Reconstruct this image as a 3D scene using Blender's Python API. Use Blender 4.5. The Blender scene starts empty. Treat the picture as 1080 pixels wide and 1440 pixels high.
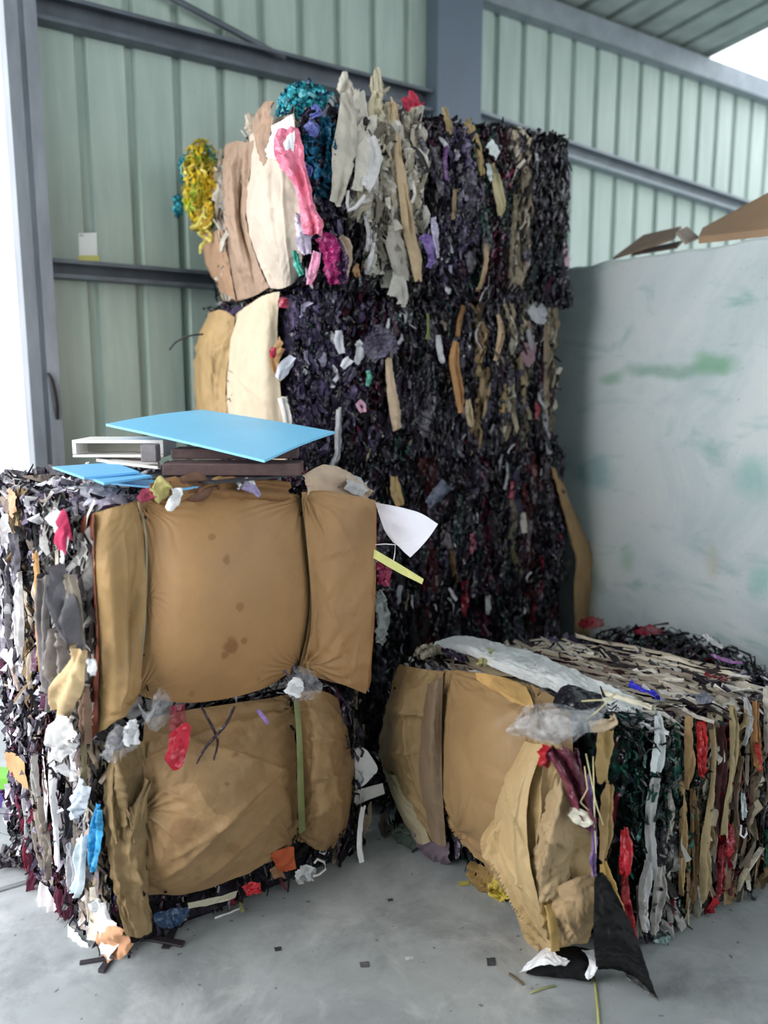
import bpy, math, random
import numpy as np
from mathutils import Vector, Matrix
random.seed(5)
RG = np.random.default_rng(11)
scene = bpy.context.scene
COL = scene.collection

# ------------------------------------------------------------------ camera model (building axes: X along the metal wall, Y towards it)
FPX = 1123.0
PITCH = math.atan((720 - 540) / FPX)
YAW = math.radians(34)
CAM = np.array([0, 0, 1.6])
FW = np.array([math.sin(YAW), math.cos(YAW), 0.0])
RT = np.array([math.cos(YAW), -math.sin(YAW), 0.0])
ZU = np.array([0, 0, 1.0])
VIEW = FW * math.cos(PITCH) - ZU * math.sin(PITCH)
UPV = FW * math.sin(PITCH) + ZU * math.cos(PITCH)

def ray(x, y):
    return VIEW + (x - 540) / FPX * RT - (y - 720) / FPX * UPV
def PZ(x, y, z):
    d = ray(x, y); return CAM + d * ((z - CAM[2]) / d[2])
def PP(x, y, q, n):
    d = ray(x, y); n = np.asarray(n, float)
    return CAM + d * (np.dot(np.asarray(q, float) - CAM, n) / np.dot(d, n))
def PD(x, y, dep):
    d = ray(x, y); return CAM + d * dep
def nrm(v):
    v = np.asarray(v, float); return v / (np.linalg.norm(v) + 1e-12)
def depth_of(p):
    return float(np.dot(np.asarray(p) - CAM, VIEW))

# ------------------------------------------------------------------ numpy noise
def _hash(ix, iy, iz, seed):
    h = (ix * 374761393 + iy * 668265263 + iz * 2147483647 + seed * 974634777) & 0xFFFFFFFF
    h = ((h ^ (h >> 13)) * 1274126177) & 0xFFFFFFFF
    h = (h ^ (h >> 16)) & 0xFFFF
    return h / 32767.5 - 1.0
def vnoise(p, seed=0):
    p = np.asarray(p, float)
    i = np.floor(p).astype(np.int64); f = p - i
    f = f * f * (3 - 2 * f)
    out = 0
    for dx in (0, 1):
        wx = f[:, 0] if dx else 1 - f[:, 0]
        for dy in (0, 1):
            wy = f[:, 1] if dy else 1 - f[:, 1]
            for dz in (0, 1):
                wz = f[:, 2] if dz else 1 - f[:, 2]
                out = out + wx * wy * wz * _hash(i[:, 0] + dx, i[:, 1] + dy, i[:, 2] + dz, seed)
    return out
def fbm(p, seed=0, octv=4):
    p = np.asarray(p, float); a = 1.0; s = 0; t = 0
    for o in range(octv):
        s = s + a * vnoise(p * (2 ** o), seed + o * 17); t += a; a *= .5
    return s / t
def crumple(uv, scale, seed, octv=3):
    """sharp folded facets, about -1..1"""
    r = np.random.default_rng(seed + 99)
    q = np.column_stack([uv, np.zeros(len(uv))])
    h = 0; a = 1.0; t = 0
    for o in range(octv):
        s = scale / (2.1 ** o)
        for k in range(3):
            an = r.uniform(0, math.pi); fr = r.uniform(.6, 1.3)
            ph = (uv[:, 0] * math.cos(an) + uv[:, 1] * math.sin(an)) / s * fr + r.uniform(0, 9) + 1.1 * vnoise(q / s * .8, seed + o * 5 + k)
            tri = np.abs((ph % 1.0) * 2 - 1) * 2 - 1
            m = np.clip(vnoise(q / s * .5 + 31, seed + 7 * k + o) * 1.5 + .5, 0, 1)
            h = h + a * tri * m; t += a * .6
        a *= .5
    return h / t

# ------------------------------------------------------------------ materials
def c(r, g, b, k=1.0):
    def l(v):
        v /= 255.0
        return v / 12.92 if v <= .04045 else ((v + .055) / 1.055) ** 2.4
    return (min(l(r) * k, .9), min(l(g) * k, .9), min(l(b) * k, .9))

class NT:
    def __init__(s, name):
        s.m = bpy.data.materials.new(name); s.m.use_nodes = True
        s.t = s.m.node_tree; s.n = s.t.nodes
        s.b = s.n['Principled BSDF']
    def node(s, typ, **kw):
        n = s.n.new(typ)
        for k, v in kw.items():
            if k in n.inputs: n.inputs[k].default_value = v
            else: setattr(n, k, v)
        return n
    def link(s, a, b): s.t.links.new(a, b)
    def mix(s, a, b, fac, mode='MIX'):
        n = s.n.new('ShaderNodeMix'); n.data_type = 'RGBA'; n.blend_type = mode
        for i, v in ((0, fac), (6, a), (7, b)):
            if hasattr(v, 'links'): s.link(v, n.inputs[i])
            elif isinstance(v, (tuple, list)): n.inputs[i].default_value = (*v[:3], 1)
            else: n.inputs[i].default_value = v
        return n.outputs[2]
    def noise(s, scale, detail=4, rough=.55, vec=None, dist=0):
        n = s.node('ShaderNodeTexNoise'); n.inputs['Scale'].default_value = scale
        n.inputs['Detail'].default_value = detail; n.inputs['Roughness'].default_value = rough
        n.inputs['Distortion'].default_value = dist
        if vec is not None: s.link(vec, n.inputs['Vector'])
        return n.outputs['Fac']
    def ramp(s, fac, stops):
        n = s.n.new('ShaderNodeValToRGB'); s.link(fac, n.inputs[0])
        e = n.color_ramp.elements
        while len(e) < len(stops): e.new(.5)
        for i, (p, col) in enumerate(stops):
            e[i].position = p
            e[i].color = (*col[:3], 1) if isinstance(col, (tuple, list)) else (col, col, col, 1)
        return n.outputs[0]
    def coord(s, scale=(1, 1, 1), kind='Object', rot=(0, 0, 0)):
        tc = s.n.new('ShaderNodeTexCoord'); mp = s.n.new('ShaderNodeMapping')
        mp.inputs['Scale'].default_value = scale; mp.inputs['Rotation'].default_value = rot
        s.link(tc.outputs[kind], mp.inputs['Vector']); return mp.outputs['Vector']
    def bump(s, h, strength=.3, dist=.01):
        n = s.n.new('ShaderNodeBump'); n.inputs['Strength'].default_value = strength
        n.inputs['Distance'].default_value = dist; s.link(h, n.inputs['Height'])
        s.link(n.outputs['Normal'], s.b.inputs['Normal']); return n
    def facets(s, scale, vec, dist=.35):
        """height made of tilted flat facets meeting in sharp folds, like crushed paper"""
        nz = s.node('ShaderNodeTexNoise'); nz.inputs['Scale'].default_value = scale * .6; nz.inputs['Detail'].default_value = 2; s.link(vec, nz.inputs['Vector'])
        wv = s.node('ShaderNodeVectorMath', operation='MULTIPLY_ADD'); s.link(nz.outputs['Color'], wv.inputs[0])
        wv.inputs[1].default_value = (dist / scale * 2,) * 3; s.link(vec, wv.inputs[2])
        vo = s.node('ShaderNodeTexVoronoi'); vo.inputs['Scale'].default_value = scale; s.link(wv.outputs[0], vo.inputs['Vector'])
        a = s.node('ShaderNodeVectorMath', operation='SUBTRACT'); s.link(wv.outputs[0], a.inputs[0]); s.link(vo.outputs['Position'], a.inputs[1])
        b = s.node('ShaderNodeVectorMath', operation='SUBTRACT'); s.link(vo.outputs['Color'], b.inputs[0]); b.inputs[1].default_value = (.5, .5, .5)
        d = s.node('ShaderNodeVectorMath', operation='DOT_PRODUCT'); s.link(a.outputs[0], d.inputs[0]); s.link(b.outputs[0], d.inputs[1])
        return d.outputs['Value']
    def madd(s, a, k, b):
        n = s.node('ShaderNodeMath', operation='MULTIPLY_ADD'); s.link(a, n.inputs[0]); n.inputs[1].default_value = k
        if hasattr(b, 'links'): s.link(b, n.inputs[2])
        else: n.inputs[2].default_value = b
        return n.outputs[0]
    def attr(s, name='Col'):
        n = s.n.new('ShaderNodeAttribute'); n.attribute_name = name; return n.outputs['Color']
    def base(s, sock): s.link(sock, s.b.inputs['Base Color'])
    def p(s, **kw):
        for k, v in kw.items(): s.b.inputs[k.replace('_', ' ')].default_value = v
        return s

_mc = {}
def paper(col, rough=.75, var=.16, bump=.35, spec=.3, key='paper', fac=1.0):
    """matte sheet: the sheet's own colour, a little blotchy, finely wrinkled; times the mesh's dye/stain attribute"""
    k = (key, tuple(round(x, 4) for x in col), rough, var, bump, fac)
    if k in _mc: return _mc[k]
    t = NT(key)
    v = t.coord()
    n1 = t.noise(7, 5, .6, v, .4)
    dark = tuple(x * (1 - var * 1.6) for x in col); lite = tuple(min(1, x * (1 + var)) for x in col)
    cr = t.ramp(n1, [(.3, dark), (.7, lite)])
    t.base(t.mix(cr, t.attr(), 1.0, 'MULTIPLY'))
    n2 = t.noise(38, 5, .62, v, 1.2)
    h = t.madd(n2, .004, 0.0)
    h = t.madd(t.facets(11, v), .62 * fac, h); h = t.madd(t.facets(34, v), .32 * fac, h)
    t.bump(h, min(1, bump * 1.6), 1.0)
    t.p(Roughness=rough); t.b.inputs['Specular IOR Level'].default_value = spec
    _mc[k] = t.m
    return t.m
def film(col, rough=.2, alpha=1.0, var=.25, bump=.5, key='plastic film', spec=.5):
    k = (key, tuple(round(x, 4) for x in col), rough, alpha, spec)
    if k in _mc: return _mc[k]
    t = NT(key)
    v = t.coord()
    n1 = t.noise(14, 4, .6, v, .8)
    dark = tuple(x * (1 - var * 1.5) for x in col); lite = tuple(min(1, x * (1 + var)) for x in col)
    t.base(t.mix(t.ramp(n1, [(.3, dark), (.7, lite)]), t.attr(), 1.0, 'MULTIPLY'))
    h = t.madd(t.facets(26, v), 1.0, 0.0); h = t.madd(t.facets(70, v), 1.3, h)
    t.bump(h, min(1, bump * 1.5), 1.0)
    t.p(Roughness=rough, Alpha=alpha); t.b.inputs['Specular IOR Level'].default_value = spec
    _mc[k] = t.m
    return t.m
def plain(name, col, rough=.6, var=.1, scale=12, bump=.1, metallic=0.0, stretch=(1, 1, 1)):
    k = (name, tuple(col), rough)
    if k in _mc: return _mc[k]
    t = NT(name); v = t.coord(stretch)
    n = t.noise(scale, 5, .6, v)
    t.base(t.ramp(n, [(.3, tuple(x * (1 - var) for x in col)), (.72, tuple(min(1, x * (1 + var)) for x in col))]))
    t.bump(n, bump, .008); t.p(Roughness=rough, Metallic=metallic)
    _mc[k] = t.m
    return t.m
def scrap_mat(name, rough, spec):
    t = NT(name); v = t.coord()
    n = t.noise(60, 3, .6, v, .6)
    t.base(t.mix(t.attr(), t.ramp(n, [(.25, .72), (.75, 1.0)]), 1.0, 'MULTIPLY'))
    h = t.madd(t.facets(60, v), 1.0, 0.0); h = t.madd(n, .003, h); t.bump(h, .7, 1.0); t.p(Roughness=rough); t.b.inputs['Specular IOR Level'].default_value = spec
    return t.m
SC_MATTE = scrap_mat('shredded paper', .8, .25)
SC_GLOSS = scrap_mat('shredded film', .17, .5)

# ------------------------------------------------------------------ objects
def tag(o, label=None, cat=None, group=None, kind=None):
    if label: o['label'] = label
    if cat: o['category'] = cat
    if group: o['group'] = group
    if kind: o['kind'] = kind
    return o
def empty(name, loc, label, cat, group=None):
    o = bpy.data.objects.new(name, None); COL.objects.link(o)
    o.location = tuple(float(x) for x in loc); o.empty_display_size = .1
    return tag(o, label, cat, group)
def mesh_obj(name, V, Fq, mats, parent=None, cols=None, mi=None, smooth=True, origin=None):
    """V Nx3 world coordinates, Fq list/array of quads or polygons"""
    V = np.asarray(V, float)
    if parent is not None: org = np.array(parent.matrix_world.translation if parent.parent else parent.location)
    elif origin is not None: org = np.asarray(origin, float)
    else:
        lo = V.min(0); org = np.array([V[:, 0].mean(), V[:, 1].mean(), lo[2]])
    porg = org
    me = bpy.data.meshes.new(name)
    L = V - porg
    if isinstance(Fq, np.ndarray):
        k = Fq.shape[1]; nf = len(Fq)
        me.vertices.add(len(L)); me.vertices.foreach_set('co', L.astype(np.float32).ravel())
        me.loops.add(nf * k); me.loops.foreach_set('vertex_index', Fq.astype(np.int32).ravel())
        me.polygons.add(nf); me.polygons.foreach_set('loop_start', (np.arange(nf) * k).astype(np.int32))
        me.polygons.foreach_set('loop_total', np.full(nf, k, np.int32))
        me.update(calc_edges=True); me.validate()
    else:
        me.from_pydata([tuple(x) for x in L], [], Fq)
    if not isinstance(mats, (list, tuple)): mats = [mats]
    for m in mats: me.materials.append(m)
    if mi is not None: me.polygons.foreach_set('material_index', np.asarray(mi, np.int32))
    at = me.attributes.new('Col', 'FLOAT_COLOR', 'POINT')
    cc = np.ones((len(L), 4), np.float32)
    if cols is not None: cc[:, :3] = cols
    at.data.foreach_set('color', cc.ravel())
    me.polygons.foreach_set('use_smooth', np.full(len(me.polygons), smooth))
    me.update()
    o = bpy.data.objects.new(name, me); COL.objects.link(o)
    if parent is not None: o.parent = parent
    else: o.location = tuple(porg)
    return o
def grid_faces(n, m, off=0):
    i, j = np.meshgrid(np.arange(n - 1), np.arange(m - 1), indexing='ij')
    a = (i * m + j).ravel() + off
    return np.column_stack([a, a + 1, a + m + 1, a + m])
BOXF = np.array([[0, 1, 3, 2], [4, 6, 7, 5], [0, 4, 5, 1], [2, 3, 7, 6], [0, 2, 6, 4], [1, 5, 7, 3]])
def box_v(center, size, ax=None):
    ax = np.eye(3) if ax is None else np.asarray(ax)
    s = np.array([[x, y, z] for x in (-.5, .5) for y in (-.5, .5) for z in (-.5, .5)]) * np.asarray(size)
    return np.asarray(center) + s @ ax
def box(name, center, size, mat, parent=None, ax=None, bevel=.003, origin=None):
    o = mesh_obj(name, box_v(center, size, ax), [tuple(f) for f in BOXF], mat, parent, smooth=False, origin=origin)
    if bevel:
        b = o.modifiers.new('b', 'BEVEL'); b.width = bevel; b.segments = 2
    return o
def axes(dirx, up=(0, 0, 1)):
    x = nrm(dirx); z = nrm(np.asarray(up) - x * np.dot(up, x)); y = np.cross(z, x)
    return np.array([x, y, z])

# ------------------------------------------------------------------ sheets
def cat1(ctrl, t):
    """Catmull-Rom along axis 0"""
    n = len(ctrl)
    if n == 2: return ctrl[0] * (1 - t)[:, None, None] + ctrl[1] * t[:, None, None]
    ext = np.concatenate([(2 * ctrl[0] - ctrl[1])[None], ctrl, (2 * ctrl[-1] - ctrl[-2])[None]])
    x = np.clip(t, 0, 1) * (n - 1); i = np.minimum(x.astype(int), n - 2); f = (x - i)[:, None, None]
    p0, p1, p2, p3 = ext[i], ext[i + 1], ext[i + 2], ext[i + 3]
    return .5 * (2 * p1 + (p2 - p0) * f + (2 * p0 - 5 * p1 + 4 * p2 - p3) * f * f + (3 * p1 - p0 - 3 * p2 + p3) * f ** 3)
def jag1(n, amt, seed):
    r = np.random.default_rng(seed)
    k = max(4, n // 5); x = np.linspace(0, 1, n)
    return (np.interp(x, np.linspace(0, 1, k), r.uniform(0, 1, k)) * .6 + np.interp(x, np.linspace(0, 1, n // 2 + 2), r.uniform(0, 1, n // 2 + 2)) * .4) * amt
def patch(name, ctrl, mat, parent=None, n=40, m=40, amp=.005, scale=.12, seed=1, jag=0.0, creases=(), stains=(), solid=0.0, hint=None, origin=None, octv=3, pull=()):
    """sheet through a net of world control points (rows x cols), crumpled along its normal.
    creases: (u0,v0,u1,v1,height,width) ridges in sheet coordinates; stains: (u,v,r,strength); pull: (u,v,amp,reach,count) wrinkles radiating from a tied point"""
    ctrl = np.asarray(ctrl, float)
    u = np.linspace(0, 1, n); v = np.linspace(0, 1, m)
    A = cat1(ctrl, u)                                     # n x C x 3
    G = cat1(A.transpose(1, 0, 2), v).transpose(1, 0, 2)  # n x m x 3
    if jag:
        du0, du1, dv0, dv1 = jag1(m, jag, seed), jag1(m, jag, seed + 1), jag1(n, jag, seed + 2), jag1(n, jag, seed + 3)
        UU = du0[None, :] + u[:, None] * (1 - du0 - du1)[None, :]
        VV = dv0[:, None] + v[None, :] * (1 - dv0 - dv1)[:, None]
        x = np.clip(UU, 0, 1) * (n - 1); i = np.minimum(x.astype(int), n - 2); f = (x - i)[..., None]
        jj = np.arange(m)[None, :]
        G = G[i, jj] * (1 - f) + G[i + 1, jj] * f
        x = np.clip(VV, 0, 1) * (m - 1); i = np.minimum(x.astype(int), m - 2); f = (x - i)[..., None]
        ii = np.arange(n)[:, None]
        G = G[ii, i] * (1 - f) + G[ii, i + 1] * f
    gu = np.gradient(G, axis=0); gv = np.gradient(G, axis=1)
    N = np.cross(gu, gv); N /= (np.linalg.norm(N, axis=2, keepdims=True) + 1e-12)
    ctr = G.reshape(-1, 3).mean(0)
    h = (CAM - ctr) if hint is None else np.asarray(hint)
    flip = np.dot(N.reshape(-1, 3).mean(0), h) < 0
    if flip: N = -N
    lu = np.linalg.norm(gu, axis=2).sum(0).mean(); lv = np.linalg.norm(gv, axis=2).sum(1).mean()
    U, W = np.meshgrid(u, v, indexing='ij')
    uv = np.column_stack([(U * lu).ravel(), (W * lv).ravel()])
    H = amp * crumple(uv, scale, seed, octv) if amp else np.zeros(n * m)
    for (a, b, a2, b2, hh, ww) in creases:
        p0 = np.array([a * lu, b * lv]); d = np.array([a2 * lu, b2 * lv]) - p0; L2 = d @ d
        tt = np.clip(((uv - p0) @ d) / L2, 0, 1)
        dist = np.linalg.norm(uv - p0 - tt[:, None] * d, axis=1)
        hh *= 1.15; ww *= .65
        H = H + hh * np.exp(-dist / ww) * np.sin(np.clip(tt, .02, .98) * math.pi) ** .5
    for (a, b, pa, reach, cnt) in pull:
        d = uv - np.array([a * lu, b * lv]); r = np.linalg.norm(d, axis=1) + 1e-6; th = np.arctan2(d[:, 1], d[:, 0])
        w = np.abs(((th * cnt / math.pi + .8 * vnoise(np.column_stack([th * 3, r * 9, r * 0]), seed)) % 1) * 2 - 1) * 2 - 1
        H = H + pa * w * np.exp(-r / reach) * np.clip(r / .03, 0, 1)
    G = G + N * H.reshape(n, m, 1)
    cols = np.ones((n * m, 3))
    for (a, b, r, s) in stains:
        dd = np.linalg.norm(uv - np.array([a * lu, b * lv]), axis=1) / r + .5 * fbm(np.column_stack([uv / r * .8, uv[:, :1] * 0]), seed + 3)
        k = np.clip((1 - dd) * 3, 0, 1)[:, None] * s
        cols = cols * (1 - k * np.array([.5, .62, .72]))
    F = grid_faces(n, m)
    if not flip: pass
    else: F = F[:, ::-1]
    o = mesh_obj(name, G.reshape(-1, 3), np.ascontiguousarray(F), mat, parent, cols, origin=origin)
    if solid:
        s = o.modifiers.new('s', 'SOLIDIFY'); s.thickness = solid; s.offset = -1
    return o

class Plane:
    def __init__(s, q, n): s.q = np.asarray(q, float); s.n = nrm(n)
    def at(s, x, y, off=0.0): return PP(x, y, s.q + s.n * off, s.n)
    def extra(s, p): return 0.0
    def net(s, rows): return [[s.at(*p) for p in r] for r in rows]
def ribbon(name, pl, pts, mat, parent, off=.03, fold=.01, n=24, m=7, amp=.004, scale=.05, seed=1, jag=.02, cols=3, lift=None, solid=0, blunt=True, crush=None):
    """long sheet following pixel points (x, y, width) on a plane of the place"""
    wm = max(p[2] for p in pts); pts = [(x, y, max(w, .5 * wm)) if len(pts) > 2 and blunt else (x, y, w) for x, y, w in pts]
    r = np.random.default_rng(seed + 77)
    if crush is None: crush = min(1.0, amp / .004)
    P = np.array([pl.at(x, y, off if lift is None else off + lift[i]) for i, (x, y, w) in enumerate(pts)])
    T = np.gradient(P, axis=0) if len(P) > 2 else np.array([P[1] - P[0]] * 2)
    rows = []
    for p, t, (x, y, w) in zip(P, T, pts):
        s = nrm(np.cross(nrm(t), pl.n)); hw = w * depth_of(p) / FPX / 2
        if np.dot(s, RT) < 0: s = -s
        # seen obliquely: widen so the sheet spans its breadth
        hw = hw / max(.35, abs(np.dot(s, RT)) + .15)
        if crush > .3:
            a, b, e, g = r.uniform(-.5, 1.2, 4) * fold * crush
            rows.append([p - s * hw * r.uniform(.75, 1.2) + pl.n * min(a, .2 * fold) , p - s * hw * r.uniform(.25, .5) + pl.n * (fold * .7 + b), p + s * hw * r.uniform(-.1, .25) + pl.n * e, p + s * hw * r.uniform(.45, .65) + pl.n * (fold * .6 + g), p + s * hw * r.uniform(.8, 1.2) - pl.n * fold * .3])
        else: rows.append([p - s * hw, p + pl.n * fold, p + s * hw])
    if crush > .3: n, m = max(n, 30), max(m, 13); amp *= 1.3; jag = max(jag, .07)
    return patch(name, rows, mat, parent, n=n, m=m, amp=amp, scale=scale, seed=seed, jag=jag, hint=pl.n, solid=solid)
# ------------------------------------------------------------------ shredded scrap
def strips(cent, along, norm, L, W, curl, twist, cols, gloss, segs=3, seed=0):
    r = np.random.default_rng(seed)
    N = len(cent); side = np.cross(along, norm)
    t = np.linspace(-.5, .5, segs + 1)
    prof = r.uniform(.55, 1.15, (N, segs + 1)); prof[:, 0] *= r.uniform(.35, 1, N); prof[:, -1] *= r.uniform(.35, 1, N)
    V = np.zeros((N, segs + 1, 3, 3))
    fold = r.normal(0, .5, N)
    for i, tt in enumerate(t):
        ang = twist * tt
        s = side * np.cos(ang)[:, None] + norm * np.sin(ang)[:, None]
        nn = norm * np.cos(ang)[:, None] - side * np.sin(ang)[:, None]
        cp = cent + along * (L * tt)[:, None] + norm * (curl * L * (tt * tt * 4) + r.normal(0, .07, N) * L)[:, None] + side * (r.normal(0, .06, N) * L)[:, None]
        w = (W * prof[:, i])[:, None]
        V[:, i, 0] = cp - s * w * .5; V[:, i, 1] = cp + nn * w * fold[:, None] + s * w * r.uniform(-.15, .15, N)[:, None]; V[:, i, 2] = cp + s * w * .5
    nv = (segs + 1) * 3
    base = []
    for i in range(segs):
        for j in range(2):
            a = i * 3 + j; base.append([a, a + 1, a + 4, a + 3])
    base = np.array(base)
    F = (base[None] + (np.arange(N) * nv)[:, None, None]).reshape(-1, 4)
    C = np.repeat(cols, nv, axis=0)
    mi = np.repeat(gloss.astype(int), len(base))
    return V.reshape(-1, 3), F, C, mi
def merge(parts):
    Vs, Fs, Cs, Ms = [], [], [], []; o = 0
    for V, F, C, M in parts:
        Vs.append(V); Fs.append(F + o); Cs.append(C); Ms.append(M); o += len(V)
    return np.concatenate(Vs), np.concatenate(Fs), np.concatenate(Cs), np.concatenate(Ms)

BK = [(c(14, 13, 18), 5), (c(30, 26, 36), 4), (c(44, 36, 52), 3), (c(24, 18, 22), 3)]
def pal(*e): return list(e)
STY = {
 'dark':  dict(p=BK + [(c(62, 50, 72), 2.2), (c(58, 22, 42), 1.2), (c(92, 86, 102), 1), (c(206, 204, 210), .5), (c(130, 30, 48), .2), (c(22, 62, 58), .5), (c(150, 136, 120), .3)], L=(.03, .17), W=(.005, .02), g=.75, tilt=.32, dens=1.0, curl=.22),  # pale flakes: partly scrap, partly glints put into the colour
 'blackfilm': dict(p=BK + [(c(52, 44, 60), 1.5), (c(20, 34, 34), 1), (c(170, 170, 178), .4), (c(120, 108, 92), .3)], L=(.03, .18), W=(.006, .022), g=.85, tilt=.28, dens=1.0, curl=.2),
 'purple': dict(p=[(c(44, 36, 58), 3), (c(66, 56, 84), 3), (c(90, 80, 112), 1.5), (c(20, 18, 26), 3), (c(160, 154, 176), .5), (c(215, 215, 222), .3)], L=(.04, .12), W=(.01, .028), g=.8, tilt=.4, dens=1.0, curl=.2),
 'plum':  dict(p=[(c(62, 18, 38), 3), (c(40, 14, 26), 3), (c(20, 14, 20), 3), (c(110, 34, 66), .8), (c(160, 120, 140), .2)], L=(.03, .1), W=(.004, .016), g=.6, tilt=.35, dens=1.2, curl=.2),
 'palecrush': dict(p=[(c(206, 200, 188), 3), (c(182, 172, 154), 3), (c(222, 218, 210), 2), (c(126, 118, 106), 1.5), (c(60, 56, 56), .8)], L=(.05, .2), W=(.02, .05), g=.15, tilt=.22, dens=1.2, curl=.15),
 'toppaper': dict(p=[(c(220, 212, 200), 3), (c(196, 186, 172), 3), (c(234, 230, 224), 2), (c(150, 138, 126), 1.5), (c(60, 50, 50), 1.4)], L=(.08, .26), W=(.01, .028), g=.05, tilt=.06, dens=.9, curl=.08),  # paper made lighter in colour to offset dim light on the top
 'green': dict(p=[(c(10, 44, 38), 3), (c(8, 26, 24), 3), (c(24, 84, 70), 1.5), (c(14, 16, 18), 3), (c(90, 140, 130), .25)], L=(.03, .11), W=(.004, .016), g=.7, tilt=.4, dens=1.2, curl=.25),
 'paper': dict(p=[(c(176, 162, 140), 3), (c(152, 136, 116), 3), (c(200, 192, 178), 2), (c(116, 104, 90), 1.5), (c(50, 44, 44), 1.6)], L=(.06, .22), W=(.01, .03), g=.06, tilt=.08, dens=.8, curl=.1),
 'grey':  dict(p=[(c(168, 164, 160), 3), (c(196, 194, 192), 2), (c(130, 126, 124), 2), (c(70, 66, 66), 1)], L=(.06, .2), W=(.012, .03), g=.1, tilt=.18, dens=.8, curl=.1),
 'brown': dict(p=[(c(146, 122, 90), 3), (c(120, 98, 72), 3), (c(166, 144, 110), 2), (c(66, 54, 44), 1.6)], L=(.06, .22), W=(.012, .03), g=.05, tilt=.16, dens=.8, curl=.1),
 'red':   dict(p=[(c(150, 24, 40), 3), (c(190, 40, 52), 2), (c(96, 16, 30), 3), (c(50, 14, 22), 1)], L=(.04, .14), W=(.01, .03), g=.6, tilt=.25, dens=.9, curl=.15),
 'maroon': dict(p=[(c(70, 22, 30), 3), (c(50, 20, 26), 3), (c(90, 34, 40), 2), (c(30, 22, 24), 2), (c(140, 120, 110), .4)], L=(.04, .16), W=(.006, .02), g=.4, tilt=.2, dens=1.1, curl=.15),
 'mixed': dict(p=[(c(26, 24, 32), 4), (c(58, 50, 66), 3), (c(108, 98, 120), 2.4), (c(158, 148, 168), 1.8), (c(222, 220, 226), 2.4), (c(96, 48, 78), 1.2), (c(180, 164, 150), 1), (c(150, 60, 84), .45), (c(40, 40, 44), 3)], L=(.03, .11), W=(.008, .026), g=.4, tilt=.5, dens=1.05, curl=.25),
 'whites': dict(p=[(c(226, 224, 228), 4), (c(198, 194, 202), 3), (c(150, 142, 158), 2), (c(46, 42, 52), 2.5), (c(190, 170, 160), 1)], L=(.05, .18), W=(.01, .03), g=.25, tilt=.25, dens=.9, curl=.15),
 'teal':  dict(p=[(c(36, 158, 178), 3), (c(70, 186, 202), 3), (c(22, 104, 124), 1.5), (c(130, 212, 220), 1.4), (c(30, 70, 110), 1)], L=(.012, .035), W=(.012, .026), g=.6, tilt=.9, dens=1.8, curl=.6),
 'deepteal': dict(p=[(c(16, 92, 118), 3), (c(24, 70, 110), 2), (c(14, 60, 84), 3), (c(60, 150, 176), .8), (c(80, 96, 170), .6), (c(16, 40, 60), 2)], L=(.02, .05), W=(.012, .03), g=.8, tilt=.9, dens=1.8, curl=.5),
 'yellow': dict(p=[(c(236, 204, 44), 4), (c(214, 176, 36), 3), (c(244, 226, 110), 2.4), (c(140, 170, 40), 1.2), (c(40, 110, 110), .5)], L=(.05, .11), W=(.008, .014), g=.3, tilt=1.1, dens=1.2, curl=.5),
}
def choose(p, n, r):
    cols = np.array([x[0] for x in p]); w = np.array([x[1] for x in p], float); w /= w.sum()
    return cols[r.choice(len(p), n, p=w)] * r.uniform(.75, 1.2, (n, 1))

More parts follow.
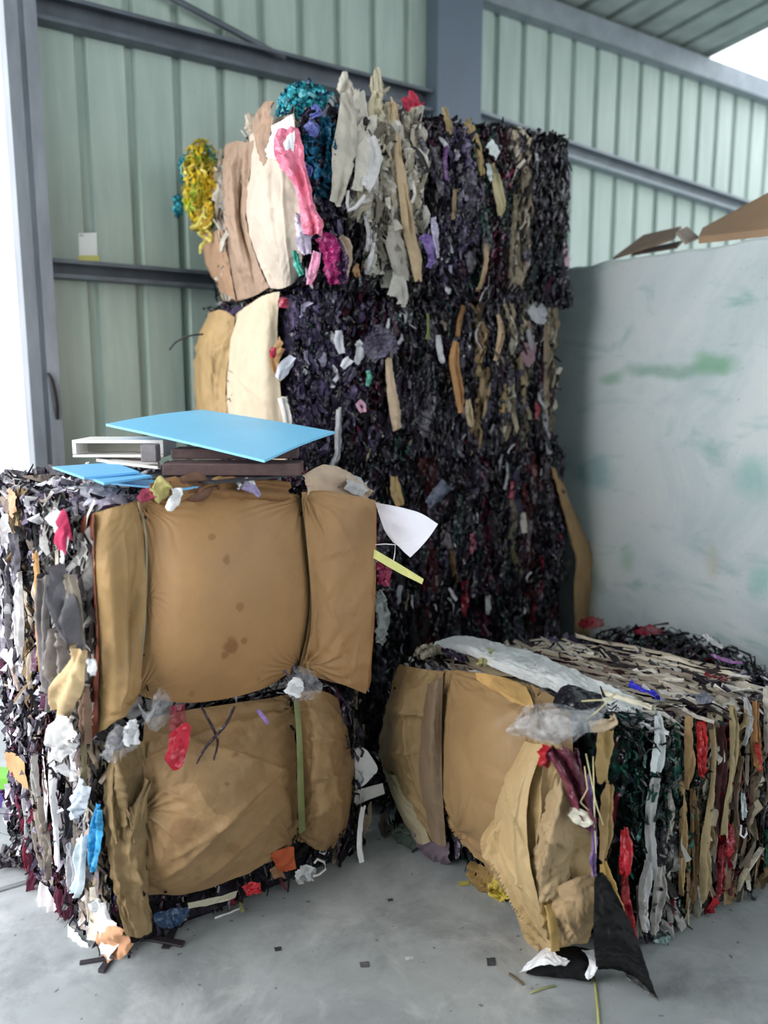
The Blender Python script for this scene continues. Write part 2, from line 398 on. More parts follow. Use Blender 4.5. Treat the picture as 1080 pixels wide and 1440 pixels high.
class Bale:
    """block of pressed scrap: corners[(a,b,h)]; sheets are pressed face to face along a, so every cut side shows layers"""
    def __init__(s, near, afar, bfar, both, z0, z1, root, seed=1, layers=None, bulge=.02, lump=.03):
        s.bot = np.array([[near, bfar], [afar, both]], float)  # [a][b] xy
        s.z0 = np.array(z0, float) if np.ndim(z0) else np.full((2, 2), z0, float)
        s.z1 = np.array(z1, float) if np.ndim(z1) else np.full((2, 2), z1, float)
        s.root = root; s.seed = seed; s.layers = layers; s.bulge = bulge; s.lump = lump; s.zc = (-9, 9)
        s.mid = np.array([*s.bot.reshape(4, 2).mean(0), (s.z0.mean() + s.z1.mean()) / 2])
    def P(s, a, b, h):
        a, b, h = np.broadcast_arrays(np.asarray(a, float), b, h)
        w = [((1 - a) * (1 - b), 0, 0), ((1 - a) * b, 0, 1), (a * (1 - b), 1, 0), (a * b, 1, 1)]
        xy = sum(k[..., None] * s.bot[i, j] for k, i, j in w)
        z0 = sum(k * s.z0[i, j] for k, i, j in w); z1 = sum(k * s.z1[i, j] for k, i, j in w)
        return np.concatenate([xy, (z0 + (z1 - z0) * h)[..., None]], -1)
    FACES = {'b0': (1, 0), 'b1': (1, 1), 'a0': (0, 0), 'a1': (0, 1), 'top': (2, 1), 'bot': (2, 0)}
    def F(s, face, u, v):
        """b faces: u=a, v=h.  a faces: u=b, v=h.  top: u=a, v=b"""
        ax, val = s.FACES[face]
        if ax == 1: return s.P(u, val, v)
        if ax == 0: return s.P(val, u, v)
        return s.P(u, v, val)
    def frame(s, face, u, v):
        e = 1e-3
        p = s.F(face, u, v); du = s.F(face, np.asarray(u) + e, v) - p; dv = s.F(face, u, np.asarray(v) + e) - p
        n = np.cross(du, dv); n /= np.linalg.norm(n, axis=-1, keepdims=True)
        cen = s.F(face, .5, .5)
        nm = n.mean(axis=0) if n.ndim > 1 else n
        if np.dot(nm, cen - s.mid) < 0: n = -n
        dv = dv / np.linalg.norm(dv, axis=-1, keepdims=True)
        bl = s.bulge * np.sin(np.clip(u, 0, 1) * math.pi) ** .5 * np.sin(np.clip(v, 0, 1) * math.pi) ** .5
        bl = bl * (0 if face == 'bot' else .3 if face == 'top' else 1.0)
        lump = s.lump * (.3 if face == 'top' else 0 if face == 'bot' else .25 if face.startswith('a') else 1.0) * fbm((p * np.array([4.5, 4.5, 3.2])).reshape(-1, 3), s.seed + 40, 3).reshape(np.shape(bl))
        return p + n * (np.asarray(bl) + lump)[..., None], n, dv, np.linalg.norm(du, axis=-1).mean() / e, np.linalg.norm(np.asarray(s.F(face, .5, 1.) - s.F(face, .5, 0.)))
    def plane(s, face):
        p, n, _, _, _ = s.frame(face, np.array([.5]), np.array([.5]))
        q = s.F(face, .5, .5)
        pl = Plane(q, n[0])
        if face in ('b0', 'b1', 'top'):
            o = s.F(face, 0., 0.); eu = s.F(face, 1., 0.) - o; ev = s.F(face, 0., 1.) - o; eu2 = s.F(face, 1., 1.) - s.F(face, 0., 1.)
            def extra(x):
                v = float(np.clip(np.dot(x - o, ev) / (ev @ ev), 0, 1)); e = eu * (1 - v) + eu2 * v
                u = float(np.clip(np.dot(x - o - ev * v, e) / (e @ e), 0, 1))
                f = s.frame(face, np.array([u]), np.array([v]))[0][0]
                return float(np.dot(f - q, n[0]))
            def at(x, y, off=0.0):
                h = PP(x, y, q, n[0]); return PP(x, y, q + n[0] * (off + extra(h)), n[0])
            pl.at = at
        return pl
    def style_of(s, u, face):
        out = np.empty(len(u), object)
        lay = s.layers if not isinstance(s.layers, dict) else s.layers.get(face, s.layers['*'])
        for (u0, u1, st) in lay:
            out[(u >= u0) & (u <= u1)] = st
        out[out == None] = lay[-1][2]
        return out
    def core(s, n=34):
        parts = []
        for k, face in enumerate(s.FACES):
            u, v = np.meshgrid(np.linspace(0, 1, n), np.linspace(0, 1, n), indexing='ij'); u = u.ravel(); v = v.ravel()
            p, nn, dv, _, _ = s.frame(face, u, v)
            q = p * np.array([14, 14, 9])
            p = p + (s.mid - p) * .03 + nn * (-.012 + .012 * fbm(q, s.seed + k)[:, None])
            st = s.style_of(u if not face.startswith('a') else np.full_like(u, float(face[1])), face)
            cc = np.zeros((len(u), 3)); r = np.random.default_rng(s.seed + k)
            for sty in set(st):
                mk = st == sty; cc[mk] = choose(STY[sty]['p'][:4], mk.sum(), r)
            parts.append((p, grid_faces(n, n), cc, np.zeros((n - 1) ** 2, int)))
        V, Fq, C, M = merge(parts); V[:, 2] = np.clip(V[:, 2], *s.zc)
        return mesh_obj('pressed_core', V, Fq, [SC_MATTE], s.root, C, M)
    def scatter(s, face, per_m2=2600, urange=(0, 1), vrange=(0, 1), seed=0, lift=(0, .022), style=None, size=1.0, mult=None, out=0.0):
        r = np.random.default_rng(s.seed * 31 + seed)
        A = np.linalg.norm(np.cross(s.F(face, 1., .5) - s.F(face, 0., .5), s.F(face, .5, 1.) - s.F(face, .5, 0.)))
        N = int(A * per_m2 * (urange[1] - urange[0]) * (vrange[1] - vrange[0]))
        u = r.uniform(*urange, N); v = r.uniform(*vrange, N)
        p, n, dv, _, _ = s.frame(face, u, v)
        st = np.full(N, style, object) if style else s.style_of(np.clip(u + .012 * vnoise(np.column_stack([u * 12, v * 3, v * 0]), s.seed), 0, 1) if not face.startswith('a') else np.full(N, float(face[1])), face)
        L = np.zeros(N); W = np.zeros(N); cu = np.zeros(N); ti = np.zeros(N); g = np.zeros(N, bool); cols = np.zeros((N, 3)); keep = np.ones(N, bool)
        # patches of one material a hand wide, so neighbouring shreds agree
        for sty in set(st):
            S = STY[sty]; mk = np.where(st == sty)[0]; k = len(mk)
            L[mk] = S['L'][0] + (S['L'][1] - S['L'][0]) * r.beta(1.3, 2.2, k); W[mk] = S['W'][0] + (S['W'][1] - S['W'][0]) * r.beta(1.3, 2.2, k)
            cu[mk] = r.normal(0, S['curl'], k); ti[mk] = r.normal(0, S['tilt'], k); g[mk] = r.random(k) < S['g']
            cols[mk] = choose(S['p'], k, r); keep[mk] = r.random(k) < S['dens'] / 1.3 * 1.0
        L *= size * .85; W *= size * 1.35; ti = ti + .5 * vnoise(p * 7, s.seed + 9)
        side = np.cross(dv, n)
        al = dv * np.cos(ti)[:, None] + side * np.sin(ti)[:, None]
        tn = r.normal(0, .10 if face == 'top' else .15, N)
        al = al + n * tn[:, None]; al /= np.linalg.norm(al, axis=1, keepdims=True)
        nt = n + side * r.normal(0, .7, N)[:, None]; nt = nt - al * (nt * al).sum(1, keepdims=True); nt /= np.linalg.norm(nt, axis=1, keepdims=True)
        clump = .5 + .5 * vnoise(p * 11, s.seed + 5)
        cent = p + n * (out + r.uniform(*lift, N) * (.4 + clump))[:, None]
        # keep what hangs at the foot above the floor
        low = cent[:, 2] - .5 * L * np.abs(al[:, 2]); fix = np.maximum(0, s.z0.min() + .004 - low); cent[:, 2] += fix
        if face not in ('top', 'bot'):
            hi = cent[:, 2] + .5 * L * np.abs(al[:, 2]); cent[:, 2] -= np.maximum(0, hi - s.z1.max() - .012)
            low = cent[:, 2] - .5 * L * np.abs(al[:, 2]); cent[:, 2] += np.maximum(0, s.z0.min() - .006 - low) * (s.z0.min() > .02)
        k = keep
        return strips(cent[k], al[k], nt[k], L[k], W[k], cu[k] - .08, r.normal(0, 1.1, k.sum()), cols[k], g[k], seed=s.seed + seed)
    def shreds(s, specs, name='shredded_scrap'):
        V, Fq, C, M = merge([s.scatter(**k) for k in specs])
        V[:, 2] = np.clip(V[:, 2], *s.zc)
        if s.z0.min() < .02: V[:, 2] = np.maximum(V[:, 2], .003)
        o = mesh_obj(name, V, Fq, [SC_MATTE, SC_GLOSS], s.root, C, M)
        return tag(o, kind='stuff')
    def layer_sheets(s, face, k, cols, seed, vlen=(.35, .95), urange=(0, 1), wid=(.02, .05), off=.012, gloss=None, name='pressed_sheet', amp=.004, scale=.05):
        """folded edges of whole sheets running across the side, each a part"""
        r = np.random.default_rng(s.seed * 7 + seed)
        for i in range(k):
            u = urange[0] + (urange[1] - urange[0]) * (i + r.uniform(.15, .85)) / k
            ln = r.uniform(*vlen); v0 = r.uniform(0, 1 - ln) if ln < 1 else 0
            vs = np.linspace(v0, v0 + ln, 6)
            us = np.clip(u + np.cumsum(r.normal(0, .006, 6)), .005, .995)
            w = r.uniform(*wid) * np.array([.5, 1, 1.1, 1, .9, .4]) * r.uniform(.7, 1.2, 6)
            p, n, dv, lu, _ = s.frame(face, us, vs)
            side = np.cross(dv, n)
            wob = r.uniform(0, .012, 6) + off
            rows = []
            for j in range(6):
                hw = w[j] / 2; f = r.uniform(-.006, .014)
                q = p[j] + n[j] * wob[j]
                rows.append([q - side[j] * hw, q + n[j] * f - side[j] * hw * .3, q + n[j] * (f * .4) + side[j] * hw * .35, q + side[j] * hw + n[j] * r.uniform(-.01, .006)])
            col = cols[r.integers(len(cols))]
            m = film(col) if (gloss and r.random() < gloss) else paper(col, key='pressed paper')
            patch(name, rows, m, s.root, n=30, m=13, amp=amp, scale=scale, seed=seed * 100 + i, jag=.08, hint=n[0])

def pile(name, center, rad, count, style, parent=None, seed=3, flat=.5, size=1.0):
    """loose heap of one kind of shred"""
    r = np.random.default_rng(seed); S = STY[style]
    q = r.normal(0, 1, (count, 3)); q /= np.linalg.norm(q, axis=1, keepdims=True)
    nn = q.copy(); q = q * (r.uniform(.55, 1, (count, 1)))
    cent = np.asarray(center) + q * np.asarray(rad)
    al = np.cross(nn, r.normal(0, 1, (count, 3))); al /= np.linalg.norm(al, axis=1, keepdims=True)
    cent = np.asarray(cent); L = r.uniform(*S['L'], count) * size; W = r.uniform(*S['W'], count) * size
    V, F, C, M = strips(cent, al, nn, L, W, -np.abs(r.normal(.1, S['curl'] * .6, count)), r.normal(0, 1.6, count), choose(S['p'], count, r), r.random(count) < S['g'], segs=4, seed=seed)
    o = mesh_obj(name, V, F, [SC_MATTE, SC_GLOSS], parent, C, M)
    return tag(o, kind='stuff')
# ------------------------------------------------------------------ the shed
def struct(o): o['kind'] = 'structure'; return o
WY = 4.1           # inner face of the metal wall
WX0, WX1 = .86, 9.5
ROOF_X1 = 5.73
# floor
t = NT('concrete floor'); v = t.coord(kind='Object')
n1 = t.noise(1.1, 6, .62, v, .6); n2 = t.noise(9, 6, .65, v, .3); n3 = t.noise(90, 3, .6, v)
a = t.ramp(n1, [(.3, c(142, 148, 150)), (.5, c(172, 177, 179)), (.72, c(194, 198, 200))])
b_ = t.ramp(n2, [(.28, c(140, 144, 146)), (.5, c(200, 202, 204)), (.8, c(216, 218, 220))])
m1 = t.mix(a, b_, .5, 'MULTIPLY'); m1 = t.mix(a, m1, .45)
stn = t.ramp(t.noise(2.6, 7, .72, v, .8), [(.48, 0.0), (.72, .6)])
m2 = t.mix(m1, c(98, 100, 101), stn)
lt = t.ramp(t.noise(4.3, 6, .7, t.coord(rot=(0, 0, 1)), .5), [(.52, 0.0), (.75, .7)])
m2 = t.mix(m2, c(206, 207, 208), lt)
spk = t.ramp(t.noise(34, 2, .5, v), [(.70, 0.0), (.74, .7)])
m3 = t.mix(m2, c(74, 74, 76), spk)
t.base(m3); t.bump(n2, .18, .01)
rr = t.ramp(n2, [(.3, .42), (.7, .62)]); t.link(rr, t.b.inputs['Roughness'])
FLOOR = t.m
struct(mesh_obj('floor', [(-14, -9, 0), (14, -9, 0), (14, 16, 0), (-14, 16, 0)], [(0, 1, 2, 3)], FLOOR, smooth=False, origin=(0, 0, 0)))
# painted corrugated metal
t = NT('painted metal sheet'); v = t.coord((6, 6, .7))
n1 = t.noise(2.2, 5, .6, v, .3); v2 = t.coord()
n2 = t.noise(26, 3, .5, v2)
a = t.ramp(n1, [(.25, c(148, 165, 157)), (.5, c(161, 178, 169)), (.75, c(176, 191, 183))])
sp = t.ramp(n2, [(.74, 0.0), (.77, .5)])
t.base(t.mix(a, c(96, 98, 96), sp)); t.p(Roughness=.42); t.b.inputs['Specular IOR Level'].default_value = .5
t.bump(n1, .05, .01)
SHEET = t.m
def corrugated(name, x0, x1, pitch, zfun, y, depth, wtop=.02, wbot=.055):
    xs = []; x = x0
    while x < x1:
        for dx, dd in ((0, 0), (pitch - wbot, 0), (pitch - wbot + .012, depth), (pitch - .012, depth)):
            if x + dx <= x1: xs.append((x + dx, dd))
        x += pitch
    xs.append((x1, 0))
    V = []; nz = 2
    for (xx, dd) in xs:
        V.append((xx, y + dd, 0.0)); V.append((xx, y + dd, zfun(xx)))
    n = len(xs)
    F = [(2 * i, 2 * i + 2, 2 * i + 3, 2 * i + 1) for i in range(n - 1)]
    return mesh_obj(name, V, F, SHEET, smooth=False, origin=(x0, y, 0))
struct(corrugated('wall_back', WX0, WX1, .232, lambda x: 4.6 if x < ROOF_X1 else 4.07, WY, .03))
# steel members of the frame
STEEL = plain('galvanised steel', c(130, 140, 146), rough=.5, var=.16, scale=9, bump=.08, metallic=.25)
STEEL_D = plain('weathered steel', c(88, 96, 104), rough=.55, var=.25, scale=7, bump=.15, metallic=.2, stretch=(1, 1, .3))
BLUEGREY = plain('blue grey painted steel', c(92, 106, 120), rough=.5, var=.06, scale=3, bump=.03)
def c_rail(name, x0, x1, z, h=.11, d=.075, mat=STEEL, y=WY, z1=None):
    """wall girt: a C section with web and lips, open downwards"""
    prof = [(0, h), (-d, h), (-d, h - .018), (-d + .004, h - .018), (-d + .004, h - .004), (-.004, h - .004), (-.004, .004), (-d + .004, .004), (-d + .004, .018), (-d, .018), (-d, 0), (0, 0)]
    n = len(prof)
    V = [(x, y - .002 + py, (z if x == x0 or z1 is None else z1) - h / 2 + pz) for x in (x0, x1) for py, pz in prof]
    F = [(i, (i + 1) % n, n + (i + 1) % n, n + i) for i in range(n)] + [tuple(range(n))[::-1], tuple(range(n, 2 * n))]
    return struct(mesh_obj(name, V, F, mat, smooth=False, origin=(x0, y, z)))
c_rail('trim_1', WX0 - .02, 3.06, 3.25, h=.12, d=.09, mat=STEEL_D)
c_rail('trim_2', 3.42, WX1, 3.21, h=.11, d=.09, z1=2.83)
c_rail('trim_3', WX0 - .02, WX1, 2.13, h=.085, d=.09, mat=STEEL_D)
# door post at the left end of the wall
DK = plain('scuffed door post steel', c(128, 134, 142), rough=.55, var=.3, scale=8, bump=.2, metallic=.2, stretch=(1, 1, .25))
V = []; prof = [(WX0 - .13, WY + .06), (WX0 - .13, WY - .10), (WX0 - .075, WY - .10), (WX0 - .075, WY - .085), (WX0 - .05, WY - .085), (WX0 - .05, WY - .115), (WX0 + .0, WY - .115), (WX0 + .0, WY + .06)]
for z in (0, 4.6):
    V += [(x, y, z) for x, y in prof]
k = len(prof)
struct(mesh_obj('trim_4', V, [(i, (i + 1) % k, k + (i + 1) % k, k + i) for i in range(k)] + [tuple(range(k, 2 * k))], DK, smooth=False, origin=(WX0 - .06, WY, 0)))
# column in front of the wall
struct(box('trim_5', (3.235, WY - .06, 2.3), (.34, .115, 4.6), BLUEGREY, bevel=.006))
# bracing rod high on the left part of the wall
def tube(name, pts, r, mat, parent=None, seg=8, origin=None, taper=None):
    P = np.asarray(pts, float); n = len(P); T = np.gradient(P, axis=0) if n > 2 else np.array([P[1] - P[0]] * 2)
    V = []
    for i in range(n):
        tt = nrm(T[i]); a = nrm(np.cross(tt, (0.31, .2, .93))); b = np.cross(tt, a); rr = r * (taper[i] if taper else 1)
        for k in range(seg):
            an = 2 * math.pi * k / seg; V.append(P[i] + rr * (math.cos(an) * a + math.sin(an) * b))
    F = [(i * seg + k, i * seg + (k + 1) % seg, (i + 1) * seg + (k + 1) % seg, (i + 1) * seg + k) for i in range(n - 1) for k in range(seg)]
    F += [tuple(range(seg))[::-1], tuple(range((n - 1) * seg, n * seg))]
    return mesh_obj(name, V, F, mat, parent, origin=origin)
pw = Plane((0, WY - .06, 0), (0, -1, 0))
e0, e1 = pw.at(240, -4), pw.at(400, 82)
struct(tube('trim_6', [e0 + (e0 - e1) * .2, e1], .016, STEEL_D))
# roof: corrugated sheet over rafters, rising into the room
rz = PP(1080, 40, (ROOF_X1, 0, 0), (1, 0, 0)); re_ = PP(990, 85, (ROOF_X1, 0, 0), (1, 0, 0))
RS = (rz[2] - re_[2]) / (re_[1] - rz[1]); RZ0 = re_[2] + (re_[1] - WY) * RS * -1
RZ0 = re_[2] - (WY - re_[1]) * RS
def roof_z(y): return RZ0 + (WY - y) * RS
t = NT('roof sheet'); v = t.coord()
n1 = t.noise(5, 5, .6, v)
t.base(t.ramp(n1, [(.3, c(128, 140, 134)), (.7, c(158, 170, 164))])); t.p(Roughness=.5)
ROOFM = t.m
V = []; F = []; x = -1.6; i = 0
xs = []
while x < ROOF_X1 - .05:
    xs += [(x, 0), (x + .2, 0), (x + .215, .04), (x + .255, .04)]; x += .27
xs.append((ROOF_X1, 0))
YB = -11.0  # rear roof edge out of view, pushed back to darken the wall
for (xx, dz) in xs:
    V.append((xx, WY + .3, roof_z(WY + .3) + dz)); V.append((xx, YB, roof_z(YB) + dz))
F = [(2 * i, 2 * i + 1, 2 * i + 3, 2 * i + 2) for i in range(len(xs) - 1)]
struct(mesh_obj('ceiling', V, F, ROOFM, smooth=False, origin=(0, 0, RZ0)))
# rafters, purlins under the roof and the eaves beam on the wall head
bi = 7
for yy in (3.0, 1.6, .2, -1.2, -2.6, -5.2, -7.8):
    ax = axes((1, 0, 0), (0, RS, 1))
    struct(box('trim_%d' % bi, ((ROOF_X1 - 1.6) / 2, yy, roof_z(yy) - .07), (ROOF_X1 + 1.55, .06, .12), STEEL_D, ax=ax, bevel=0)); bi += 1
struct(box('trim_%d' % bi, ((WX0 + WX1) / 2, WY - .05, RZ0 - .10), (WX1 - WX0, .10, .14), STEEL, bevel=0)); bi += 1
# unseen left wall added to shape the light, ending at a wide door opening
ly = np.arange(-11, 1.01, .25)
V = []
for k, yy in enumerate(ly):
    V += [(-1.3 - .03 * (k % 2), yy, 0), (-1.3 - .03 * (k % 2), yy, roof_z(yy) - .02)]
struct(mesh_obj('added_wall_left', V, [(2 * i, 2 * i + 2, 2 * i + 3, 2 * i + 1) for i in range(len(ly) - 1)], SHEET, smooth=False, origin=(-1.3, 1, 0)))
# concrete partition
t = NT('painted concrete'); v = t.coord()
n1 = t.noise(1.6, 6, .65, v, .8); n2 = t.noise(60, 4, .6, v)
a = t.ramp(n1, [(.28, c(184, 200, 206)), (.5, c(212, 221, 225)), (.75, c(224, 228, 228))])
gm = t.ramp(t.noise(1.9, 4, .6, t.coord((1, 1.2, 3.2)), 1.0), [(.56, 0.0), (.75, .6)])
a = t.mix(a, c(118, 176, 168), gm)
# brushed green smears at measured places
def smear(y, z, wy, wz, col, k):
    global a
    tc = t.n.new('ShaderNodeTexCoord'); mp = t.n.new('ShaderNodeMapping')
    mp.inputs['Location'].default_value = (0, -y / wy, -z / wz); mp.inputs['Scale'].default_value = (0, 1 / wy, 1 / wz)
    t.link(tc.outputs['Object'], mp.inputs['Vector'])
    ad = t.node('ShaderNodeVectorMath', operation='ADD'); t.link(mp.outputs[0], ad.inputs[0])
    nz = t.node('ShaderNodeTexNoise'); nz.inputs['Scale'].default_value = 5; nz.inputs['Detail'].default_value = 4; t.link(tc.outputs['Object'], nz.inputs['Vector'])
    sb = t.node('ShaderNodeVectorMath', operation='MULTIPLY_ADD'); t.link(nz.outputs['Color'], sb.inputs[0]); sb.inputs[1].default_value = (0, 1.7, 1.7); sb.inputs[2].default_value = (0, -.85, -.85)
    t.link(sb.outputs[0], ad.inputs[1])
    ln = t.node('ShaderNodeVectorMath', operation='LENGTH'); t.link(ad.outputs[0], ln.inputs[0])
    f = t.ramp(ln.outputs['Value'], [(.3, k * .8), (1.15, 0.0)])
    a = t.mix(a, col, f)
PX = 3.2
for (px, py, wpx, hpx, col, k) in ((940, 522, 100, 14, c(70, 150, 116), .6), (1005, 512, 42, 22, c(84, 168, 110), .75), (860, 532, 22, 12, c(70, 160, 110), .6),
                                   (840, 665, 40, 30, c(120, 176, 180), .6), (1060, 670, 36, 40, c(110, 184, 178), .6), (880, 780, 14, 24, c(120, 180, 140), .5),
                                   (1072, 815, 26, 34, c(110, 190, 180), .6), (825, 815, 26, 44, c(90, 150, 130), .6), (1000, 790, 16, 30, c(190, 180, 140), .4)):
    q = PP(px, py, (PX, 0, 0), (1, 0, 0)); q2 = PP(px + wpx, py, (PX, 0, 0), (1, 0, 0)); q3 = PP(px, py + hpx, (PX, 0, 0), (1, 0, 0))
    smear(q[1], q[2], abs(q2[1] - q[1]), abs(q3[2] - q[2]), col, k)
pit = t.ramp(t.noise(70, 3, .6, v), [(.66, 0.0), (.72, .55)])
a = t.mix(a, c(120, 126, 126), pit)
t.base(a); t.p(Roughness=.7); t.bump(n2, .25, .01)
CONC = t.m
top = PP(1080, 325, (PX, 0, 0), (1, 0, 0))[2]
# wall body with a slightly broken top edge
ys = np.linspace(.1, WY - .012, 80)
V = []
tz = top - .02 + .012 * vnoise(np.column_stack([ys * 9, ys * 0, ys * 0]), 4)
for yy, z in zip(ys, tz):
    V += [(PX, yy, 0), (PX, yy, z - .012), (PX + .012, yy, z), (PX + .17, yy, z), (PX + .17, yy, 0)]
F = [(5 * i + j, 5 * i + j + 1, 5 * i + j + 6, 5 * i + j + 5) for i in range(79) for j in range(4)]
F += [(0, 1, 2, 3, 4), (399, 398, 397, 396, 395)]
struct(mesh_obj('wall_right', V, F, CONC, smooth=False, origin=(0, 0, 0)))

# ------------------------------------------------------------------ light and camera
w = bpy.data.worlds.new('overcast sky'); scene.world = w; w.use_nodes = True
bg = w.node_tree.nodes['Background']
wt = w.node_tree
tcw = wt.nodes.new('ShaderNodeTexCoord'); sx = wt.nodes.new('ShaderNodeSeparateXYZ'); wt.links.new(tcw.outputs['Generated'], sx.inputs[0])
rw = wt.nodes.new('ShaderNodeValToRGB'); wt.links.new(sx.outputs['Z'], rw.inputs[0])
rw.color_ramp.elements[0].position = 0; rw.color_ramp.elements[0].color = (.95, .97, 1, 1)
rw.color_ramp.elements[1].position = 1; rw.color_ramp.elements[1].color = (.82, .9, 1, 1)
wt.links.new(rw.outputs[0], bg.inputs['Color'])
bg.inputs['Strength'].default_value = 1.0
ld = bpy.data.lights.new('hazy_sun', 'SUN'); lo = bpy.data.objects.new('hazy_sun', ld); COL.objects.link(lo)
ld.energy = 1.6; ld.angle = math.radians(80); ld.color = (1, .98, .95)
sd = nrm((-.93, .05, .42)); lo.rotation_euler = Vector(tuple(sd)).to_track_quat('Z', 'Y').to_euler(); lo.location = (-4, -2, 4)
cd = bpy.data.cameras.new('camera'); cam = bpy.data.objects.new('camera', cd); COL.objects.link(cam)
cam.location = tuple(CAM); cam.rotation_euler = (math.pi / 2 - PITCH, 0, -YAW)
cd.sensor_fit = 'VERTICAL'; cd.sensor_height = 36.0; cd.lens = 36.0 * FPX / 1440
cd.clip_start = .02; cd.clip_end = 100
cd.dof.use_dof = True; cd.dof.focus_distance = 2.45; cd.dof.aperture_fstop = cd.lens / 1000 / .022
scene.camera = cam
vs = scene.view_settings; scene.display_settings.display_device = 'sRGB'
vs.view_transform = 'Standard'; vs.look = 'None'; vs.gamma = 1; vs.use_curve_mapping = False
vs.exposure = 1.5
scene.cycles.max_bounces = 8; scene.cycles.diffuse_bounces = 5; scene.cycles.transparent_max_bounces = 16
# ------------------------------------------------------------------ colours of the sheets
KRAFT = c(166, 128, 86); KRAFT_D = c(146, 116, 80); KRAFT_O = c(138, 116, 82); KRAFT_L = c(206, 180, 136)
CREAM = c(232, 218, 198); TAN = c(172, 140, 112)
mK = paper(KRAFT, rough=.55, var=.06, bump=.3, spec=.4, key='kraft paper', fac=.22)
mKD = paper(KRAFT_D, rough=.6, var=.1, bump=.4, spec=.35, key='kraft paper')
mKO = paper(KRAFT_O, rough=.65, var=.13, bump=.45, key='worn kraft paper')
mKL = paper(KRAFT_L, rough=.6, var=.09, bump=.35, key='pale kraft paper')
mCR = paper(CREAM, rough=.65, var=.05, bump=.25, key='cream paper')
mTAN = paper(TAN, rough=.65, var=.1, bump=.35, key='brown paper')
WHITE = paper(c(236, 236, 240), rough=.7, var=.04, bump=.2, key='white paper')
GREYW = paper(c(206, 204, 204), rough=.7, var=.06, bump=.3, key='grey white paper')
BEIGE = c(190, 174, 148); BEIGE2 = c(164, 146, 118); GREYP = c(190, 188, 184)
GRP = 'pressed bales of waste paper and film'

# ================================================================== front left stack, lower bale
A_FL = PZ(172, 1345, 0)[:2]; A_FR = PZ(505, 1205, 0)[:2]; A_BL = PZ(28, 1205, 0)[:2]
A_BR = A_FR + (A_BL - A_FL) * 1.0
rA = empty('scrap_bale', (*(A_FL + A_BR) / 2, 0), 'lower bale of the front left stack, bulging dirty brown paper front with a green strap', 'bale', GRP)
LAY_L = [(0, .03, 'dark'), (.03, .1, 'paper'), (.1, .2, 'whites'), (.2, .32, 'dark'), (.32, .42, 'mixed'), (.42, .5, 'maroon'), (.5, .62, 'mixed'), (.62, .72, 'dark'), (.72, 1, 'mixed')]  # first layer coloured dark to stand in for shade below the wrapper
# layers run back from the paper front: a = away from the camera, b = along the front
A = Bale(A_FL, A_BL, A_FR, A_BR, 0, .63, rA, seed=21, layers=LAY_L, bulge=.03)
A.zc = (.003, .648); A.core()
A.shreds([dict(face='b0', per_m2=5200, seed=1, lift=(0, .03)), dict(face='b1', per_m2=2600, seed=2), dict(face='top', per_m2=1800, seed=3, style='mixed', lift=(0, .01)),
          dict(face='a0', per_m2=1300, seed=4, style='dark', out=-.02), dict(face='a1', per_m2=900, seed=5, style='mixed')])
A.layer_sheets('b0', 12, [c(214, 210, 214), c(150, 140, 132), c(120, 112, 124), c(190, 176, 160)], 3, urange=(.05, .75), wid=(.015, .035), off=.02)
pA = A.plane('a0')
# bulging middle of the wrapper
patch('kraft_wrapper', pA.net([
    [(203, 1012, .0), (255, 1000, .02), (310, 992, .03), (365, 984, .02), (413, 975, .0)],
    [(200, 1070, .03), (255, 1062, .10), (315, 1052, .13), (370, 1045, .11), (416, 1040, .04)],
    [(203, 1140, .04), (258, 1130, .14), (320, 1115, .18), (375, 1105, .15), (418, 1095, .05)],
    [(206, 1210, .04), (262, 1205, .13), (325, 1180, .17), (380, 1160, .13), (420, 1140, .05)],
    [(208, 1258, .0), (262, 1257, .05), (325, 1238, .06), (385, 1208, .05), (418, 1182, .0)]]),
    mKD, rA, n=110, m=120, amp=.004, scale=.16, seed=5, creases=[(.1, .1, .45, .95, .012, .02), (.25, .0, .1, .6, .012, .014), (.9, .05, .35, .98, .014, .02), (.75, .15, .55, .8, .01, .014), (.95, .3, .6, .97, .012, .016), (.15, .3, .35, .15, .01, .01), (.4, .12, .5, .3, .01, .008)],
    pull=[(.5, 0.0, .012, .09, 7), (.05, 1.0, .014, .14, 6), (.95, .95, .01, .12, 6)], stains=[(.3, .55, .012, .6), (.62, .22, .05, .45), (.45, .5, .01, .8), (.15, .3, .07, .3), (.2, .8, .06, .25), (.55, .9, .01, .7), (.8, .5, .03, .3), (.2, .6, .05, .3)])
# right third
patch('kraft_wrapper', pA.net([
    [(414, 978, .03), (432, 972, .06), (456, 972, .06), (474, 982, .0)],
    [(419, 1030, .04), (442, 1024, .12), (472, 1026, .10), (490, 1034, -.02)],
    [(421, 1090, .05), (446, 1090, .14), (478, 1090, .12), (498, 1092, -.02)],
    [(421, 1145, .04), (448, 1155, .12), (476, 1155, .10), (492, 1150, -.02)],
    [(417, 1178, .01), (436, 1190, .04), (458, 1197, .03), (484, 1184, -.04)]]),
    mKD, rA, n=70, m=50, amp=.006, scale=.11, seed=8, creases=[(.3, .1, .32, .8, .014, .01), (.52, .15, .5, .85, .012, .009), (.75, .1, .55, .9, .014, .012), (.4, .5, .9, .75, .012, .02)], pull=[(.95, 0, .012, .1, 6), (.1, 0, .012, .08, 6)])
